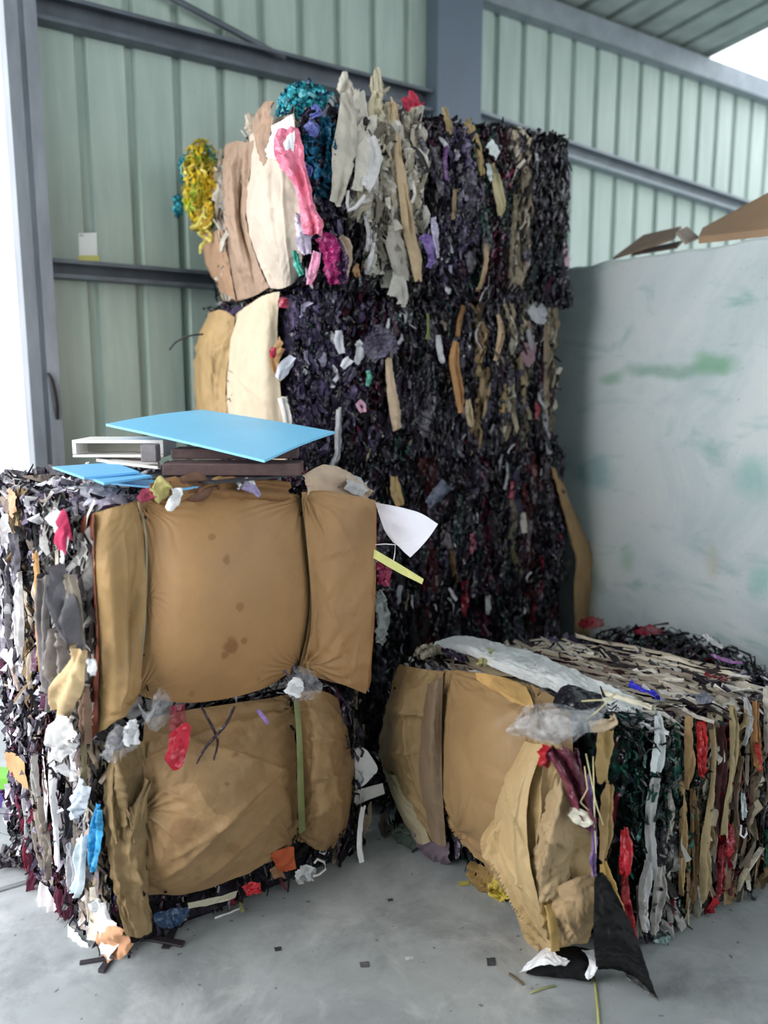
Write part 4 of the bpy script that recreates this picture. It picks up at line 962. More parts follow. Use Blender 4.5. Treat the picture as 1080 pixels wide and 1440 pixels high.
# right flap: big crumpled sheet falling to the floor in front
FLAP = paper(c(178, 150, 106), rough=.55, var=.12, bump=.4, spec=.38, key='crumpled kraft paper', fac=.8)
patch('wrapper_flap', pR.net([
    [(742, 1040, .10), (764, 1038, .13), (790, 1046, .13), (812, 1064, .09)],
    [(716, 1080, .13), (748, 1082, .19), (782, 1092, .18), (818, 1100, .12)],
    [(704, 1130, .15), (738, 1135, .23), (778, 1140, .20), (826, 1140, .15)],
    [(676, 1190, .17), (726, 1200, .24), (780, 1200, .22), (838, 1190, .15)],
    [(700, 1226, .16), (738, 1262, .22), (790, 1258, .22), (836, 1250, .16)],
    [(728, 1290, .15), (752, 1300, .19), (796, 1306, .20), (834, 1296, .15)],
    [(740, 1334, .12), (758, 1338, .15), (800, 1332, .16), (826, 1322, .13)]]),
    FLAP, rR, n=150, m=110, amp=.016, scale=.17, seed=29, jag=.015, creases=[(.05, .25, .75, .1, .03, .008), (.1, .5, .6, .55, .03, .008), (.45, .1, .95, .5, .034, .008), (.3, .75, .7, .6, .03, .007), (.2, .9, .55, .75, .024, .008), (.6, .5, .98, .55, .03, .008), (.62, .95, .8, .4, .02, .007), (.75, .1, .95, .3, .02, .006)])
patch('wrapper_flap', pR.net([[(770, 1120, .23), (786, 1090, .25), (804, 1086, .20)], [(758, 1160, .24), (780, 1150, .29), (806, 1140, .21)], [(746, 1215, .25), (772, 1220, .28), (804, 1200, .22)], [(742, 1268, .23), (768, 1272, .26), (800, 1262, .22)]]),
    paper(c(168, 144, 110), rough=.6, var=.12, bump=.4, key='crumpled kraft paper'), rR, n=70, m=50, amp=.016, scale=.10, seed=31, jag=.03, creases=[(.1, .6, .8, .4, .024, .012), (.3, .1, .6, .9, .016, .01)])
patch('wrapper_flap', pR.net([[(680, 1185, .17), (702, 1190, .20), (716, 1200, .2)], [(688, 1214, .17), (710, 1228, .2), (728, 1236, .2)], [(716, 1246, .16), (728, 1262, .18), (742, 1270, .18)]]), paper(c(190, 160, 122), key='kraft paper'), rR, n=26, m=26, amp=.004, seed=32)
patch('wrapper_flap', pR.net([[(776, 1250, .24), (806, 1236, .24), (834, 1230, .2)], [(780, 1292, .23), (808, 1290, .25), (836, 1284, .2)], [(790, 1328, .18), (810, 1326, .2), (830, 1318, .17)]]), paper(c(164, 138, 104), rough=.6, var=.1, key='kraft paper'), rR, n=50, m=40, amp=.012, scale=.11, seed=33, creases=[(.0, .2, 1, .6, .014, .01)])
patch('wrapper_flap', pR.net([[(738, 1042, .15), (752, 1046, .19), (766, 1046, .20)], [(708, 1100, .18), (728, 1108, .235), (744, 1112, .245)], [(694, 1170, .20), (720, 1180, .265), (742, 1186, .27)], [(712, 1250, .20), (734, 1258, .25), (756, 1262, .26)], [(764, 1338, .16), (770, 1338, .18), (777, 1336, .185)]]), paper(c(182, 156, 114), rough=.5, var=.08, bump=.35, spec=.4, key='pale kraft paper', fac=.5), rR, n=90, m=50, amp=.004, scale=.12, seed=39, creases=[(.2, .0, .5, .9, .012, .006), (.55, .1, .8, .9, .012, .006), (.1, .7, .9, .5, .010, .006)])
ribbon('wrapper_flap', pR, [(772, 1268, 8), (778, 1300, 14), (782, 1335, 10)], paper(c(176, 146, 92), key='kraft paper'), rR, off=.24, fold=.02, seed=41, crush=0, amp=.004)
# film and strips by the near corner
corner = Plane(PD(800, 1100, 2.02), -FW)
tag(ribbon('film_roll', corner, [(776, 1050, 26), (790, 1068, 34), (806, 1100, 38), (820, 1140, 34), (830, 1166, 16)], film(c(110, 48, 66), rough=.3, key='maroon film'), rR, off=.0, fold=.03, seed=3, amp=.006, scale=.06), 'folded maroon film')
ribbon('film_strip', corner, [(770, 1044, 20), (768, 1062, 22), (764, 1078, 12)], film(c(176, 34, 48), key='red film'), rR, off=-.01, fold=.015, seed=4, amp=.008)
ribbon('film_strip', corner, [(808, 1050, 8), (812, 1080, 12), (820, 1110, 10)], film(c(110, 60, 84)), rR, off=-.005, fold=.01, seed=5)
tag(ribbon('film_strip', corner, [(826, 1080, 6), (832, 1140, 9), (836, 1180, 12), (834, 1210, 12), (836, 1236, 4)], film(c(122, 96, 148), key='violet film'), rR, off=.02, fold=.006, seed=6), 'violet film strip')
ribbon('paper_strip', corner, [(800, 1138, 10), (816, 1150, 20), (830, 1160, 12)], paper(c(222, 214, 198)), rR, off=.03, fold=.006, seed=7, amp=.004)
for i, pts in enumerate([[(824, 1060), (830, 1090), (838, 1130), (848, 1160)], [(822, 1078), (826, 1110), (816, 1128), (830, 1142)], [(834, 1064), (836, 1150), (838, 1200)], [(868, 974), (838, 1002), (824, 1012)], [(866, 976), (850, 984), (818, 986)]]):
    tube('tie_string', [corner.at(x, y, .035) for x, y in pts], .0014, paper(c(226, 214, 166), key='straw string'), rR)
tag(patch('film_sheet', [[PD(780, 978, 2.12), PD(800, 962, 2.15), PD(845, 975, 2.1)], [PD(778, 990, 2.08), PD(812, 985, 2.06), PD(852, 992, 2.04)], [PD(790, 1000, 2.05), PD(822, 1000, 2.03), PD(858, 1004, 2.03)]], film(c(34, 34, 42), key='black film'), rR, n=30, m=30, amp=.01, seed=9), 'black film sheet')
ribbon('paper_strip', tR, [(796, 984, 5), (800, 962, 6), (812, 972, 6), (808, 986, 5)], WHITE, rR, off=.08, fold=.004, amp=.002)
ribbon('paper_sheet', corner, [(826, 1022, 6), (844, 1020, 10), (862, 1012, 12), (858, 1004, 5)], paper(c(206, 184, 156)), rR, off=.02, fold=.01, amp=.006, seed=11)
V, F_, C_, M_ = merge([RB.scatter('b0', 5200, (.0, .2), (.55, 1.03), seed=21, style='green', lift=(0, .05), size=.9), RB.scatter('top', 4000, (.0, .14), (0, .22), seed=22, style='green', lift=(0, .05))])
tag(mesh_obj('green_fibre', V, F_, [SC_MATTE, SC_GLOSS], rR, C_, M_), 'dark green shredded film', kind='stuff')
V, F_, C_, M_ = merge([RB.scatter('b0', 3200, (.29, .37), (.3, .98), seed=23, style='green', lift=(0, .03), size=.8)])
tag(mesh_obj('green_fibre', V, F_, [SC_MATTE, SC_GLOSS], rR, C_, M_), 'dark green shredded film', kind='stuff')
# scraps along the back edge of the top
for i, (pts, col) in enumerate([
                                ([(620, 916, 14), (642, 924, 26), (652, 934, 12)], (52, 44, 66)), ([(700, 935, 8), (690, 925, 12), (676, 938, 8)], (206, 200, 140)), ([(585, 928, 10), (600, 920, 24), (614, 916, 10)], (186, 172, 152))]):
    ribbon('scrap_sheet', tR, pts, film(c(*col)), rR, off=.05, fold=.02, seed=300 + i, amp=.016, m=12)
# scraps crushed under the foot of the wrapper
for i, (pts, col) in enumerate([([(588, 1176, 12), (610, 1186, 22), (636, 1192, 14)], (104, 90, 100)), ([(690, 1246, 8), (704, 1254, 16), (716, 1262, 8)], (206, 180, 84)), ([(560, 1162, 10), (574, 1180, 18), (590, 1192, 10)], (70, 80, 72)), ([(545, 1140, 10), (540, 1160, 14), (552, 1172, 10)], (92, 80, 74)), ([(660, 1220, 8), (680, 1236, 14), (696, 1250, 10)], (140, 112, 66))]):
    ribbon('scrap_sheet', pR, pts, paper(c(*col)), rR, off=.03, fold=.02, seed=320 + i, amp=.014, m=12)
# ================================================================== tall stack behind
SX, SY = 1.50, 2.80
STACK = []
DARKS = [c(30, 26, 36), c(44, 38, 54), c(20, 18, 24), c(62, 52, 74), c(56, 24, 42), c(34, 30, 34), c(84, 78, 92), c(26, 44, 44), c(40, 20, 32), c(110, 104, 112)]
mk_layers = lambda *e: [(a, b, s) for a, b, s in e]
def stack_bale(z0, z1, dx, x1, y1, lay, seed, label, bulge=.055, den=4200):
    r = empty('scrap_bale', ((SX + dx + x1) / 2, (SY + y1) / 2, z0), label, 'bale', GRP)
    b = Bale((SX + dx, SY), (x1, SY), (SX + dx, y1), (x1, y1), z0, z1, r, seed=seed, layers=lay, bulge=bulge, lump=.06)
    b.zc = (z0 + .002 if z0 > 0 else .003, (np.max(z1) + .008) if np.max(z1) < 2 else 9)
    b.core(40)
    return b, r
# ---- bottom bale
LAYD = [(0, .2, 'dark'), (.2, .35, 'blackfilm'), (.35, .42, 'maroon'), (.42, .6, 'dark'), (.6, .66, 'plum'), (.66, .8, 'blackfilm'), (.8, .86, 'maroon'), (.86, 1, 'dark')]
D4, r4 = stack_bale(0, .635, .06, 2.95, 3.7, LAYD, 71, 'bottom bale of the tall stack, dark shredded film, mostly behind the low right bale')
D4.layer_sheets('b0', 30, DARKS, 6, (.15, .6), wid=(.03, .075), off=.012, gloss=.85, amp=.016, scale=.045)
D4.shreds([dict(face='b0', per_m2=3600, seed=1, lift=(0, .02)), dict(face='a0', per_m2=1800, seed=2, style='dark'), dict(face='a1', per_m2=700, seed=3, style='dark'), dict(face='b1', per_m2=500, seed=4, style='dark')])
# ---- third bale
STACKR4 = r4
D3, r3 = stack_bale(.65, 1.285, .05, 2.95, 3.7, LAYD, 72, 'second bale from the floor in the tall stack, dark film with a few red strips')
D3.shreds([dict(face='b0', per_m2=4600, seed=1, lift=(0, .025)), dict(face='a0', per_m2=2200, seed=2, style='dark'), dict(face='top', per_m2=900, seed=5, style='dark'), dict(face='a1', per_m2=1100, seed=3, style='dark'), dict(face='b1', per_m2=500, seed=4, style='dark')])
STACK += [(.65, r3), (-1, r4)]
pD3 = D3.plane('b0')
def feats(pl, root, items, seed, name='pressed_sheet', amp=.005):
    for i, (pts, col, fl, off) in enumerate(items):
        z = np.mean([pl.at(x, y, off)[2] for x, y, w in pts])
        for zz, rt in STACK:
            if z >= zz - .02: root = rt; break
        ribbon(name, pl, pts, film(c(*col), key='pressed film') if fl else paper(c(*col), key='pressed paper'), root, off=off, fold=.012, seed=seed + i, amp=amp, m=9, n=26, jag=.04)
feats(pD3, r3, [
    ([(553, 668, 10), (556, 690, 18), (562, 712, 14)], (178, 150, 106), 0, .05),
    ([(600, 712, 12), (614, 696, 18), (628, 680, 18)], (104, 108, 128), 1, .09),
    ([(652, 815, 8), (654, 845, 14), (652, 868, 8)], (140, 30, 50), 1, .03),
    ([(684, 836, 6), (686, 850, 11), (684, 864, 6)], (206, 202, 204), 0, .03),
    ([(734, 720, 6), (736, 735, 12), (736, 750, 7)], (206, 196, 184), 0, .03),
    ([(716, 700, 6), (722, 730, 9), (716, 760, 6)], (122, 112, 92), 0, .025),
    ([(720, 676, 5), (720, 690, 9), (716, 702, 5)], (176, 80, 100), 1, .03),
    ([(760, 780, 6), (762, 810, 10), (758, 840, 6)], (110, 30, 48), 1, .025),
    ([(718, 770, 5), (726, 795, 9), (734, 812, 5)], (110, 96, 70), 0, .025),
    ([(748, 850, 8), (752, 862, 16), (746, 876, 8)], (176, 44, 66), 1, .03),
    ([(662, 748, 6), (664, 765, 10), (660, 780, 5)], (170, 96, 116), 1, .03),
    ([(632, 760, 6), (636, 790, 8), (640, 820, 5)], (120, 90, 70), 0, .025),
    ([(620, 745, 10), (628, 760, 16), (632, 772, 8)], (128, 118, 124), 0, .03),
    ([(712, 650, 4), (712, 670, 6), (708, 690, 4)], (176, 174, 178), 0, .025)], 400)
D3.layer_sheets('b0', 44, DARKS, 6, (.12, .5), wid=(.03, .075), off=.012, gloss=.85, amp=.016, scale=.045)
# card leaning beside the foot of the stack, by the partition
# ---- second bale from the top
L2 = [(0, .12, 'purple'), (.12, .3, 'plum'), (.3, .38, 'dark'), (.38, .55, 'green'), (.55, .62, 'brown'), (.62, .74, 'dark'), (.74, .80, 'paper'), (.8, .9, 'dark'), (.9, 1, 'paper')]
L2 = {'*': L2, 'b0': [(0, .13, 'purple'), (.13, .26, 'plum'), (.26, .36, 'dark'), (.36, .52, 'blackfilm'), (.52, .62, 'dark'), (.62, .65, 'brown'), (.65, .74, 'blackfilm'), (.74, .78, 'paper'), (.78, .83, 'dark'), (.83, .87, 'paper'), (.87, .94, 'dark'), (.94, 1, 'paper')]}
D2, r2 = stack_bale(1.30, 1.955, -.03, 2.85, 3.72, L2, 73, 'third bale from the floor in the tall stack, cream paper end behind the blue sheet')
D2.shreds([dict(face='b0', per_m2=4600, seed=1, lift=(0, .03)), dict(face='b0', per_m2=1500, seed=7, lift=(.02, .05), urange=(0, .25), style='purple'), dict(face='a0', per_m2=1600, seed=2, style='dark', out=-.05), dict(face='top', per_m2=900, seed=5, style='dark'), dict(face='a1', per_m2=1000, seed=3, style='dark'), dict(face='b1', per_m2=800, seed=4, style='plum')])
STACK.insert(0, (1.30, r2))
pD2 = D2.plane('b0'); cD2 = D2.plane('a0')
patch('kraft_wrapper', cD2.net([
    [(332, 442, .0), (350, 428, .02), (372, 415, .03), (393, 410, .0)],
    [(322, 475, .02), (344, 470, .07), (370, 462, .08), (390, 458, .03)],
    [(317, 530, .03), (342, 528, .09), (370, 525, .09), (392, 520, .04)],
    [(318, 580, .02), (344, 585, .08), (372, 588, .08), (398, 590, .03)],
    [(325, 635, .0), (350, 640, .03), (376, 645, .03), (402, 648, .0)]]), paper(c(196, 180, 156), rough=.65, var=.06, bump=.25, key='cream paper'), r2, n=80, m=50, amp=.004, scale=.14, seed=41, creases=[(.2, .1, .3, .9, .006, .01), (.5, .2, .7, .8, .006, .012)])
patch('kraft_wrapper', cD2.net([
    [(294, 440, .0), (306, 436, .03), (318, 438, .04), (330, 446, .02)],
    [(277, 478, .0), (294, 476, .06), (310, 480, .06), (326, 482, .03)],
    [(272, 530, .0), (290, 530, .07), (304, 530, .05), (318, 535, .04)],
    [(276, 580, .0), (292, 582, .06), (306, 585, .05), (320, 590, .03)],
    [(285, 625, .0), (298, 628, .03), (312, 632, .03), (326, 638, .01)]]), paper(c(166, 138, 96), rough=.6, var=.1, key='kraft paper'), r2, n=80, m=40, amp=.007, scale=.12, seed=42, creases=[(.1, .2, .5, .6, .012, .012), (.3, .8, .9, .6, .012, .01)])
ribbon('wrapper_flap', cD2, [(398, 480, 12), (388, 500, 16), (390, 520, 12), (400, 535, 8)], paper(c(150, 116, 76), key='brown paper'), r2, off=.06, fold=.012, seed=3)
feats(pD2, r2, [
    ([(398, 418, 14), (398, 426, 20), (398, 434, 14)], (160, 50, 72), 1, .09),
    ([(384, 488, 8), (383, 496, 12), (382, 504, 6)], (190, 50, 74), 1, .10),
    ([(476, 464, 10), (476, 480, 16), (480, 498, 10)], (200, 200, 208), 0, .06),
    ([(500, 480, 10), (506, 488, 14), (504, 502, 14), (498, 512, 8)], (206, 206, 212), 0, .06),
    ([(480, 518, 6), (486, 510, 12), (492, 505, 8)], (214, 214, 220), 0, .06),
    ([(476, 570, 8), (475, 610, 11), (472, 640, 10), (462, 660, 6)], (190, 190, 196), 0, .06),
    ([(502, 564, 10), (508, 572, 14), (510, 580, 8)], (206, 160, 180), 0, .06),
    ([(516, 520, 6), (519, 530, 12), (516, 545, 8)], (110, 190, 170), 1, .06),
    ([(412, 500, 8), (398, 520, 16), (390, 535, 6)], (206, 206, 218), 0, .09),
    ([(396, 555, 14), (402, 590, 16), (404, 620, 8)], (226, 222, 218), 0, .06),
    ([(545, 500, 8), (550, 540, 17), (556, 580, 20), (558, 606, 14)], (196, 172, 146), 0, .05),
    ([(640, 478, 10), (638, 510, 20), (644, 550, 20), (648, 584, 10)], (176, 132, 88), 0, .05),
    ([(658, 560, 8), (660, 585, 12), (664, 600, 8)], (178, 160, 132), 0, .05),
    ([(616, 470, 6), (618, 490, 15), (622, 512, 8)], (196, 194, 196), 0, .05),
    ([(700, 440, 8), (704, 470, 14), (696, 510, 8)], (176, 152, 124), 0, .04),
    ([(708, 530, 8), (708, 555, 14), (704, 582, 8)], (160, 132, 88), 0, .04),
    ([(728, 500, 8), (736, 530, 14), (736, 570, 8)], (160, 142, 112), 0, .04),
    ([(732, 490, 8), (744, 498, 18), (752, 500, 6)], (150, 120, 128), 0, .04),
    ([(754, 566, 6), (756, 578, 12), (754, 590, 6)], (150, 50, 66), 1, .04),
    ([(765, 580, 6), (768, 610, 9), (772, 640, 6)], (150, 146, 156), 0, .04),
    ([(766, 450, 6), (768, 500, 12), (766, 560, 8)], (140, 122, 104), 0, .035),
    ([(744, 430, 10), (756, 440, 18), (768, 448, 8)], (166, 166, 172), 0, .05),
    ([(742, 462, 6), (745, 480, 9), (748, 492, 5)], (150, 148, 154), 0, .04),
    ([(600, 440, 3), (602, 460, 5), (600, 478, 3)], (110, 120, 76), 0, .05),
    ([(650, 430, 6), (646, 455, 10), (642, 475, 6)], (140, 104, 68), 0, .04)], 430)
D2.layer_sheets('b0', 44, DARKS, 6, (.12, .5), wid=(.03, .075), off=.012, gloss=.85, amp=.016, scale=.045)
ribbon('film_sheet', pD2, [(516, 470, 30), (530, 482, 46), (540, 500, 36)], film(c(96, 90, 110), alpha=.8, key='grey film'), r2, off=.07, fold=.03, seed=9, amp=.03, n=36, m=20, scale=.06)
# ---- top bale
L1 = {'*': [(0, .05, 'grey'), (.05, .1, 'purple'), (.1, .34, 'paper'), (.34, .62, 'blackfilm'), (.62, .75, 'dark'), (.75, 1, 'blackfilm')],
      'b0': [(0, .1, 'purple'), (.1, .2, 'dark'), (.2, .34, 'blackfilm'), (.34, .44, 'dark'), (.44, .56, 'purple'), (.56, .62, 'green'), (.62, .74, 'plum'), (.74, .8, 'paper'), (.8, 1, 'blackfilm')]}
T1, r1 = stack_bale(1.97, [[2.60, 2.60], [2.72, 2.70]], -.0, 2.92, 3.66, L1, 74, 'topmost bale of the tall stack, with teal, pink and yellow scraps bursting out', bulge=.06)
T1.shreds([dict(face='b0', per_m2=4600, seed=1, lift=(0, .03)), dict(face='b0', per_m2=4200, seed=11, lift=(.02, .055), urange=(.13, .37), vrange=(.42, 1.0), style='palecrush'), dict(face='b0', per_m2=2600, seed=12, lift=(.02, .04), urange=(.2, .36), vrange=(.1, .45), style='palecrush'), dict(face='top', per_m2=3200, seed=5, style='dark', lift=(0, .04), urange=(.4, 1)), dict(face='top', per_m2=2600, seed=6, style='whites', urange=(.1, .4)), dict(face='a0', per_m2=1500, seed=2, style='paper', out=-.05),
           dict(face='a1', per_m2=1100, seed=3, style='dark'), dict(face='b1', per_m2=600, seed=4, style='dark'), dict(face='bot', per_m2=900, seed=8, style='dark', lift=(0, .005))])
STACK.insert(0, (1.97, r1))
pT = T1.plane('b0'); cT = T1.plane('a0'); tT = T1.plane('top')
patch('kraft_wrapper', cT.net([
    [(350, 190, .0), (370, 178, .04), (392, 164, .05), (414, 160, .02)],
    [(345, 235, .03), (366, 228, .09), (390, 222, .10), (418, 220, .05)],
    [(340, 300, .03), (362, 298, .11), (390, 292, .11), (424, 290, .05)],
    [(352, 355, .02), (370, 355, .09), (394, 352, .10), (426, 350, .04)],
    [(374, 404, .0), (388, 406, .04), (402, 404, .04), (420, 392, .0)]]), paper(c(204, 188, 172), rough=.62, var=.07, bump=.3, key='cream paper'), r1, n=90, m=60, amp=.007, scale=.13, seed=44, creases=[(.05, .5, .7, .6, .014, .01), (.3, .75, .95, .8, .012, .01), (.1, .25, .5, .35, .012, .008)])
patch('kraft_wrapper', cT.net([
    [(317, 204, .0), (332, 198, .04), (346, 200, .05), (362, 196, .03)],
    [(313, 240, .02), (328, 240, .07), (342, 245, .06), (352, 240, .06)],
    [(314, 300, .02), (328, 300, .08), (340, 305, .06), (346, 305, .06)],
    [(322, 360, .02), (338, 362, .07), (352, 366, .06), (362, 368, .05)],
    [(330, 424, .0), (346, 420, .03), (362, 414, .03), (378, 404, .02)]]), paper(c(158, 132, 112), rough=.6, var=.1, bump=.4, key='brown paper'), r1, n=100, m=50, amp=.007, scale=.12, seed=45, creases=[(.05, .2, .95, .35, .03, .010), (.1, .55, .95, .62, -.026, .014), (.02, .42, .8, .45, .02, .008), (.0, .7, .4, .95, .016, .010)])
patch('kraft_wrapper', cT.net([
    [(284, 330, -.02), (298, 326, .0), (314, 322, .02)],
    [(290, 372, -.02), (304, 372, .02), (322, 370, .03)],
    [(312, 412, -.02), (322, 416, .0), (332, 424, .01)]]), paper(c(160, 128, 102), var=.1, key='brown paper'), r1, n=40, m=40, amp=.006, scale=.1, seed=46)
ribbon('wrapper_flap', cT, [(362, 188, 20), (374, 182, 30), (386, 176, 20)], paper(c(168, 140, 120), key='brown paper'), r1, off=.10, fold=.02, seed=4, amp=.01)
tag(patch('paper_sheet', cT.net([[(366, 190, .08), (390, 172, .11), (412, 160, .08)], [(372, 212, .11), (392, 200, .14), (416, 188, .10)], [(376, 222, .11), (400, 228, .13), (410, 236, .10)]]), WHITE, r1, n=36, m=36, amp=.008, seed=6, jag=.03), 'crumpled white sheet')
# teal heap, pink and magenta film
tl = pT.at(430, 150, .0)
tag(pile('teal_shreds', PD(434, 158, 3.12), (.13, .10, .11), 1500, 'teal', r1, seed=4), 'bright teal shredded film')
tag(pile('teal_shreds', PD(450, 225, 3.04), (.085, .05, .17), 900, 'deepteal', r1, seed=5, size=1.3), 'blue green shredded film')
corner2 = Plane(PD(430, 250, 2.98), -FW)
BLUE = film(c(20, 86, 116), rough=.18, key='deep blue film')
for i, pts in enumerate([[(452, 160, 30), (456, 200, 40), (450, 240, 38), (452, 284, 18)], [(434, 190, 16), (436, 220, 22), (442, 260, 18)], [(466, 180, 16), (468, 220, 20), (462, 262, 14)]]):
    ribbon('film_sheet', corner2, pts, BLUE if i != 1 else film(c(40, 120, 160), key='blue film'), r1, off=-.02 + .01 * i, fold=.03, seed=500 + i, amp=.022, n=40, m=18, scale=.06)
for i, pts in enumerate([[(432, 172, 14), (440, 182, 20), (444, 194, 10)], [(424, 236, 12), (432, 240, 18), (436, 250, 10)], [(440, 150, 8), (450, 158, 10), (436, 166, 6)]]):
    ribbon('film_scrap', corner2, pts, film(c(110, 120, 196), rough=.3, key='violet blue film'), r1, off=.04, fold=.01, seed=510 + i, amp=.008)
tag(ribbon('film_sheet', corner2, [(404, 178, 34), (404, 202, 48), (412, 228, 40), (424, 258, 27), (432, 290, 28), (440, 316, 34), (440, 334, 24)], film(c(240, 128, 156), rough=.3, var=.12, key='pink film'), r1, off=.17, fold=.02, seed=520, amp=.006, n=50, m=16, scale=.06), 'pink film')
ribbon('film_sheet', corner2, [(418, 300, 12), (424, 320, 24), (428, 345, 22), (432, 360, 10)], film(c(216, 200, 226), alpha=.85, key='pale film'), r1, off=.14, fold=.02, seed=521, amp=.01)
ribbon('film_strip', corner2, [(446, 352, 14), (442, 370, 18), (438, 388, 16), (434, 402, 8)], film(c(236, 150, 184), key='light pink film'), r1, off=.13, fold=.004, seed=522, amp=.003)
ribbon('film_sheet', corner2, [(450, 330, 20), (462, 350, 34), (466, 380, 26), (470, 402, 10)], film(c(170, 40, 110), key='magenta film'), r1, off=.09, fold=.02, seed=523, amp=.014, n=34, m=14)
ribbon('film_sheet', corner2, [(474, 340, 16), (480, 370, 24), (482, 400, 14)], film(c(70, 38, 78), key='purple film'), r1, off=.07, fold=.02, seed=524, amp=.012)
ribbon('film_scrap', corner2, [(414, 352, 8), (418, 372, 14), (426, 388, 8)], film(c(58, 160, 140), key='mint film'), r1, off=.11, fold=.01, seed=525, amp=.008)
# yellow ribbons spilling out of the far end
tag(pile('yellow_shreds', PD(286, 262, 3.74), (.10, .10, .22), 560, 'yellow', r1, seed=7), 'bright yellow shredded ribbons')
tag(pile('teal_shreds', PD(251, 290, 3.85), (.03, .04, .05), 90, 'teal', r1, seed=8), 'teal shreds')
tag(pile('teal_shreds', PD(262, 240, 3.88), (.04, .05, .08), 120, 'teal', r1, seed=9), 'teal shreds')
rr_ = np.random.default_rng(4)
for i in range(16):
    x0, y0 = rr_.uniform(268, 306), rr_.uniform(215, 325)
    ribbon('yellow_ribbon', Plane(PD(286, 270, 3.68), -FW), [(x0, y0, 5), (x0 + rr_.uniform(-12, 12), y0 + 12, 6), (x0 + rr_.uniform(-16, 16), y0 + 26, 6), (x0 + rr_.uniform(-16, 16), y0 + 38, 4)], film(c(*[(226, 196, 50), (208, 164, 36), (236, 220, 110), (170, 190, 50)][i % 4]), rough=.35, key='yellow ribbon'), r1, off=rr_.uniform(-.03, .05), fold=.004, seed=540 + i, amp=.004, n=16, m=5)
# big pale sheets pulled down from the top edge
feats(pT, r1, [
    ([(486, 128, 20), (488, 170, 34), (484, 220, 40), (476, 262, 30), (470, 292, 12)], (190, 184, 172), 0, .09),
    ([(506, 124, 16), (508, 160, 30), (510, 205, 32), (506, 250, 24), (498, 272, 10)], (206, 200, 188), 0, .08),
    ([(530, 128, 14), (528, 150, 26), (534, 185, 26), (536, 220, 14)], (196, 186, 158), 0, .07),
    ([(552, 132, 10), (556, 180, 17), (562, 240, 20), (572, 310, 22), (582, 360, 22), (588, 402, 12)], (190, 166, 134), 0, .07),
    ([(545, 140, 12), (548, 190, 18), (552, 250, 16), (556, 300, 10)], (176, 160, 134), 0, .055),
    ([(552, 316, 12), (556, 340, 30), (562, 372, 34), (570, 398, 14)], (170, 164, 154), 0, .06),
    ([(520, 190, 16), (526, 220, 28), (520, 250, 22), (512, 268, 10)], (206, 204, 204), 0, .10),
    ([(546, 396, 18), (562, 402, 26), (566, 420, 20), (562, 432, 6)], (196, 190, 182), 0, .08),
    ([(512, 300, 5), (518, 330, 8), (514, 356, 5)], (190, 188, 190), 0, .06),
    ([(526, 340, 4), (520, 365, 8), (514, 384, 5)], (206, 202, 204), 0, .06),
    ([(486, 268, 8), (494, 290, 9), (488, 302, 6)], (150, 146, 140), 0, .06),
    ([(476, 330, 6), (488, 348, 12), (486, 380, 12), (482, 400, 5)], (196, 172, 150), 0, .07),
    ([(496, 390, 8), (500, 384, 10), (503, 370, 6)], (190, 150, 110), 0, .05),
    ([(622, 150, 5), (629, 175, 12), (634, 200, 8)], (160, 142, 104), 0, .05),
    ([(654, 166, 8), (664, 190, 18), (672, 215, 16), (678, 250, 6)], (168, 146, 104), 0, .05),
    ([(686, 200, 12), (694, 210, 19), (692, 222, 12)], (214, 222, 222), 0, .07),
    ([(690, 226, 8), (698, 260, 19), (704, 290, 18), (702, 306, 8)], (178, 166, 130), 0, .055),
    ([(684, 230, 6), (688, 245, 12), (690, 255, 6)], (196, 206, 206), 0, .06),
    ([(724, 272, 4), (722, 310, 8), (718, 360, 8), (716, 395, 5)], (134, 124, 104), 0, .045),
    ([(684, 340, 4), (682, 370, 9), (676, 400, 10), (668, 410, 5)], (170, 146, 116), 0, .05),
    ([(638, 266, 3), (637, 295, 6), (636, 310, 4)], (150, 132, 100), 0, .05),
    ([(592, 330, 10), (600, 340, 18), (606, 365, 14), (600, 378, 6)], (120, 96, 160), 1, .06),
    ([(608, 305, 3), (610, 325, 8), (614, 365, 4)], (186, 180, 206), 1, .065),
    ([(590, 192, 8), (594, 208, 10), (596, 222, 6)], (120, 118, 136), 1, .05),
    ([(626, 200, 5), (625, 230, 8), (628, 256, 5)], (120, 84, 140), 1, .045),
    ([(640, 206, 4), (642, 216, 6), (640, 226, 3)], (186, 180, 190), 0, .05),
    ([(656, 355, 10), (664, 372, 16), (660, 384, 8)], (84, 80, 88), 1, .05),
    ([(790, 340, 8), (794, 358, 13), (796, 376, 8)], (206, 180, 188), 0, .04)], 560, amp=.008)
tube('white_loop', [corner2.at(x, y, .03) for x, y in [(490, 268), (488, 286), (490, 296), (500, 292), (510, 280), (513, 274)]], .008, GREYW, r1, taper=[.5, .8, 1, 1, 1, .6])
T1.layer_sheets('b0', 44, DARKS, 6, (.12, .5), wid=(.03, .075), off=.012, gloss=.85, amp=.016, scale=.045, urange=(.3, 1))
for i, (pts, col) in enumerate([([(566, 150, 8), (580, 144, 14), (596, 150, 8)], (186, 60, 84)), ([(478, 136, 10), (490, 124, 20), (504, 130, 10)], (206, 200, 188)), ([(520, 128, 10), (532, 122, 16), (546, 128, 10)], (190, 182, 160)), ([(346, 186, 10), (356, 180, 20), (370, 176, 10)], (190, 176, 160))]):
    ribbon('scrap_sheet', Plane(PD(560, 140, 3.3), -FW), pts, paper(c(*col)), r1, off=0, fold=.02, seed=600 + i, amp=.012)

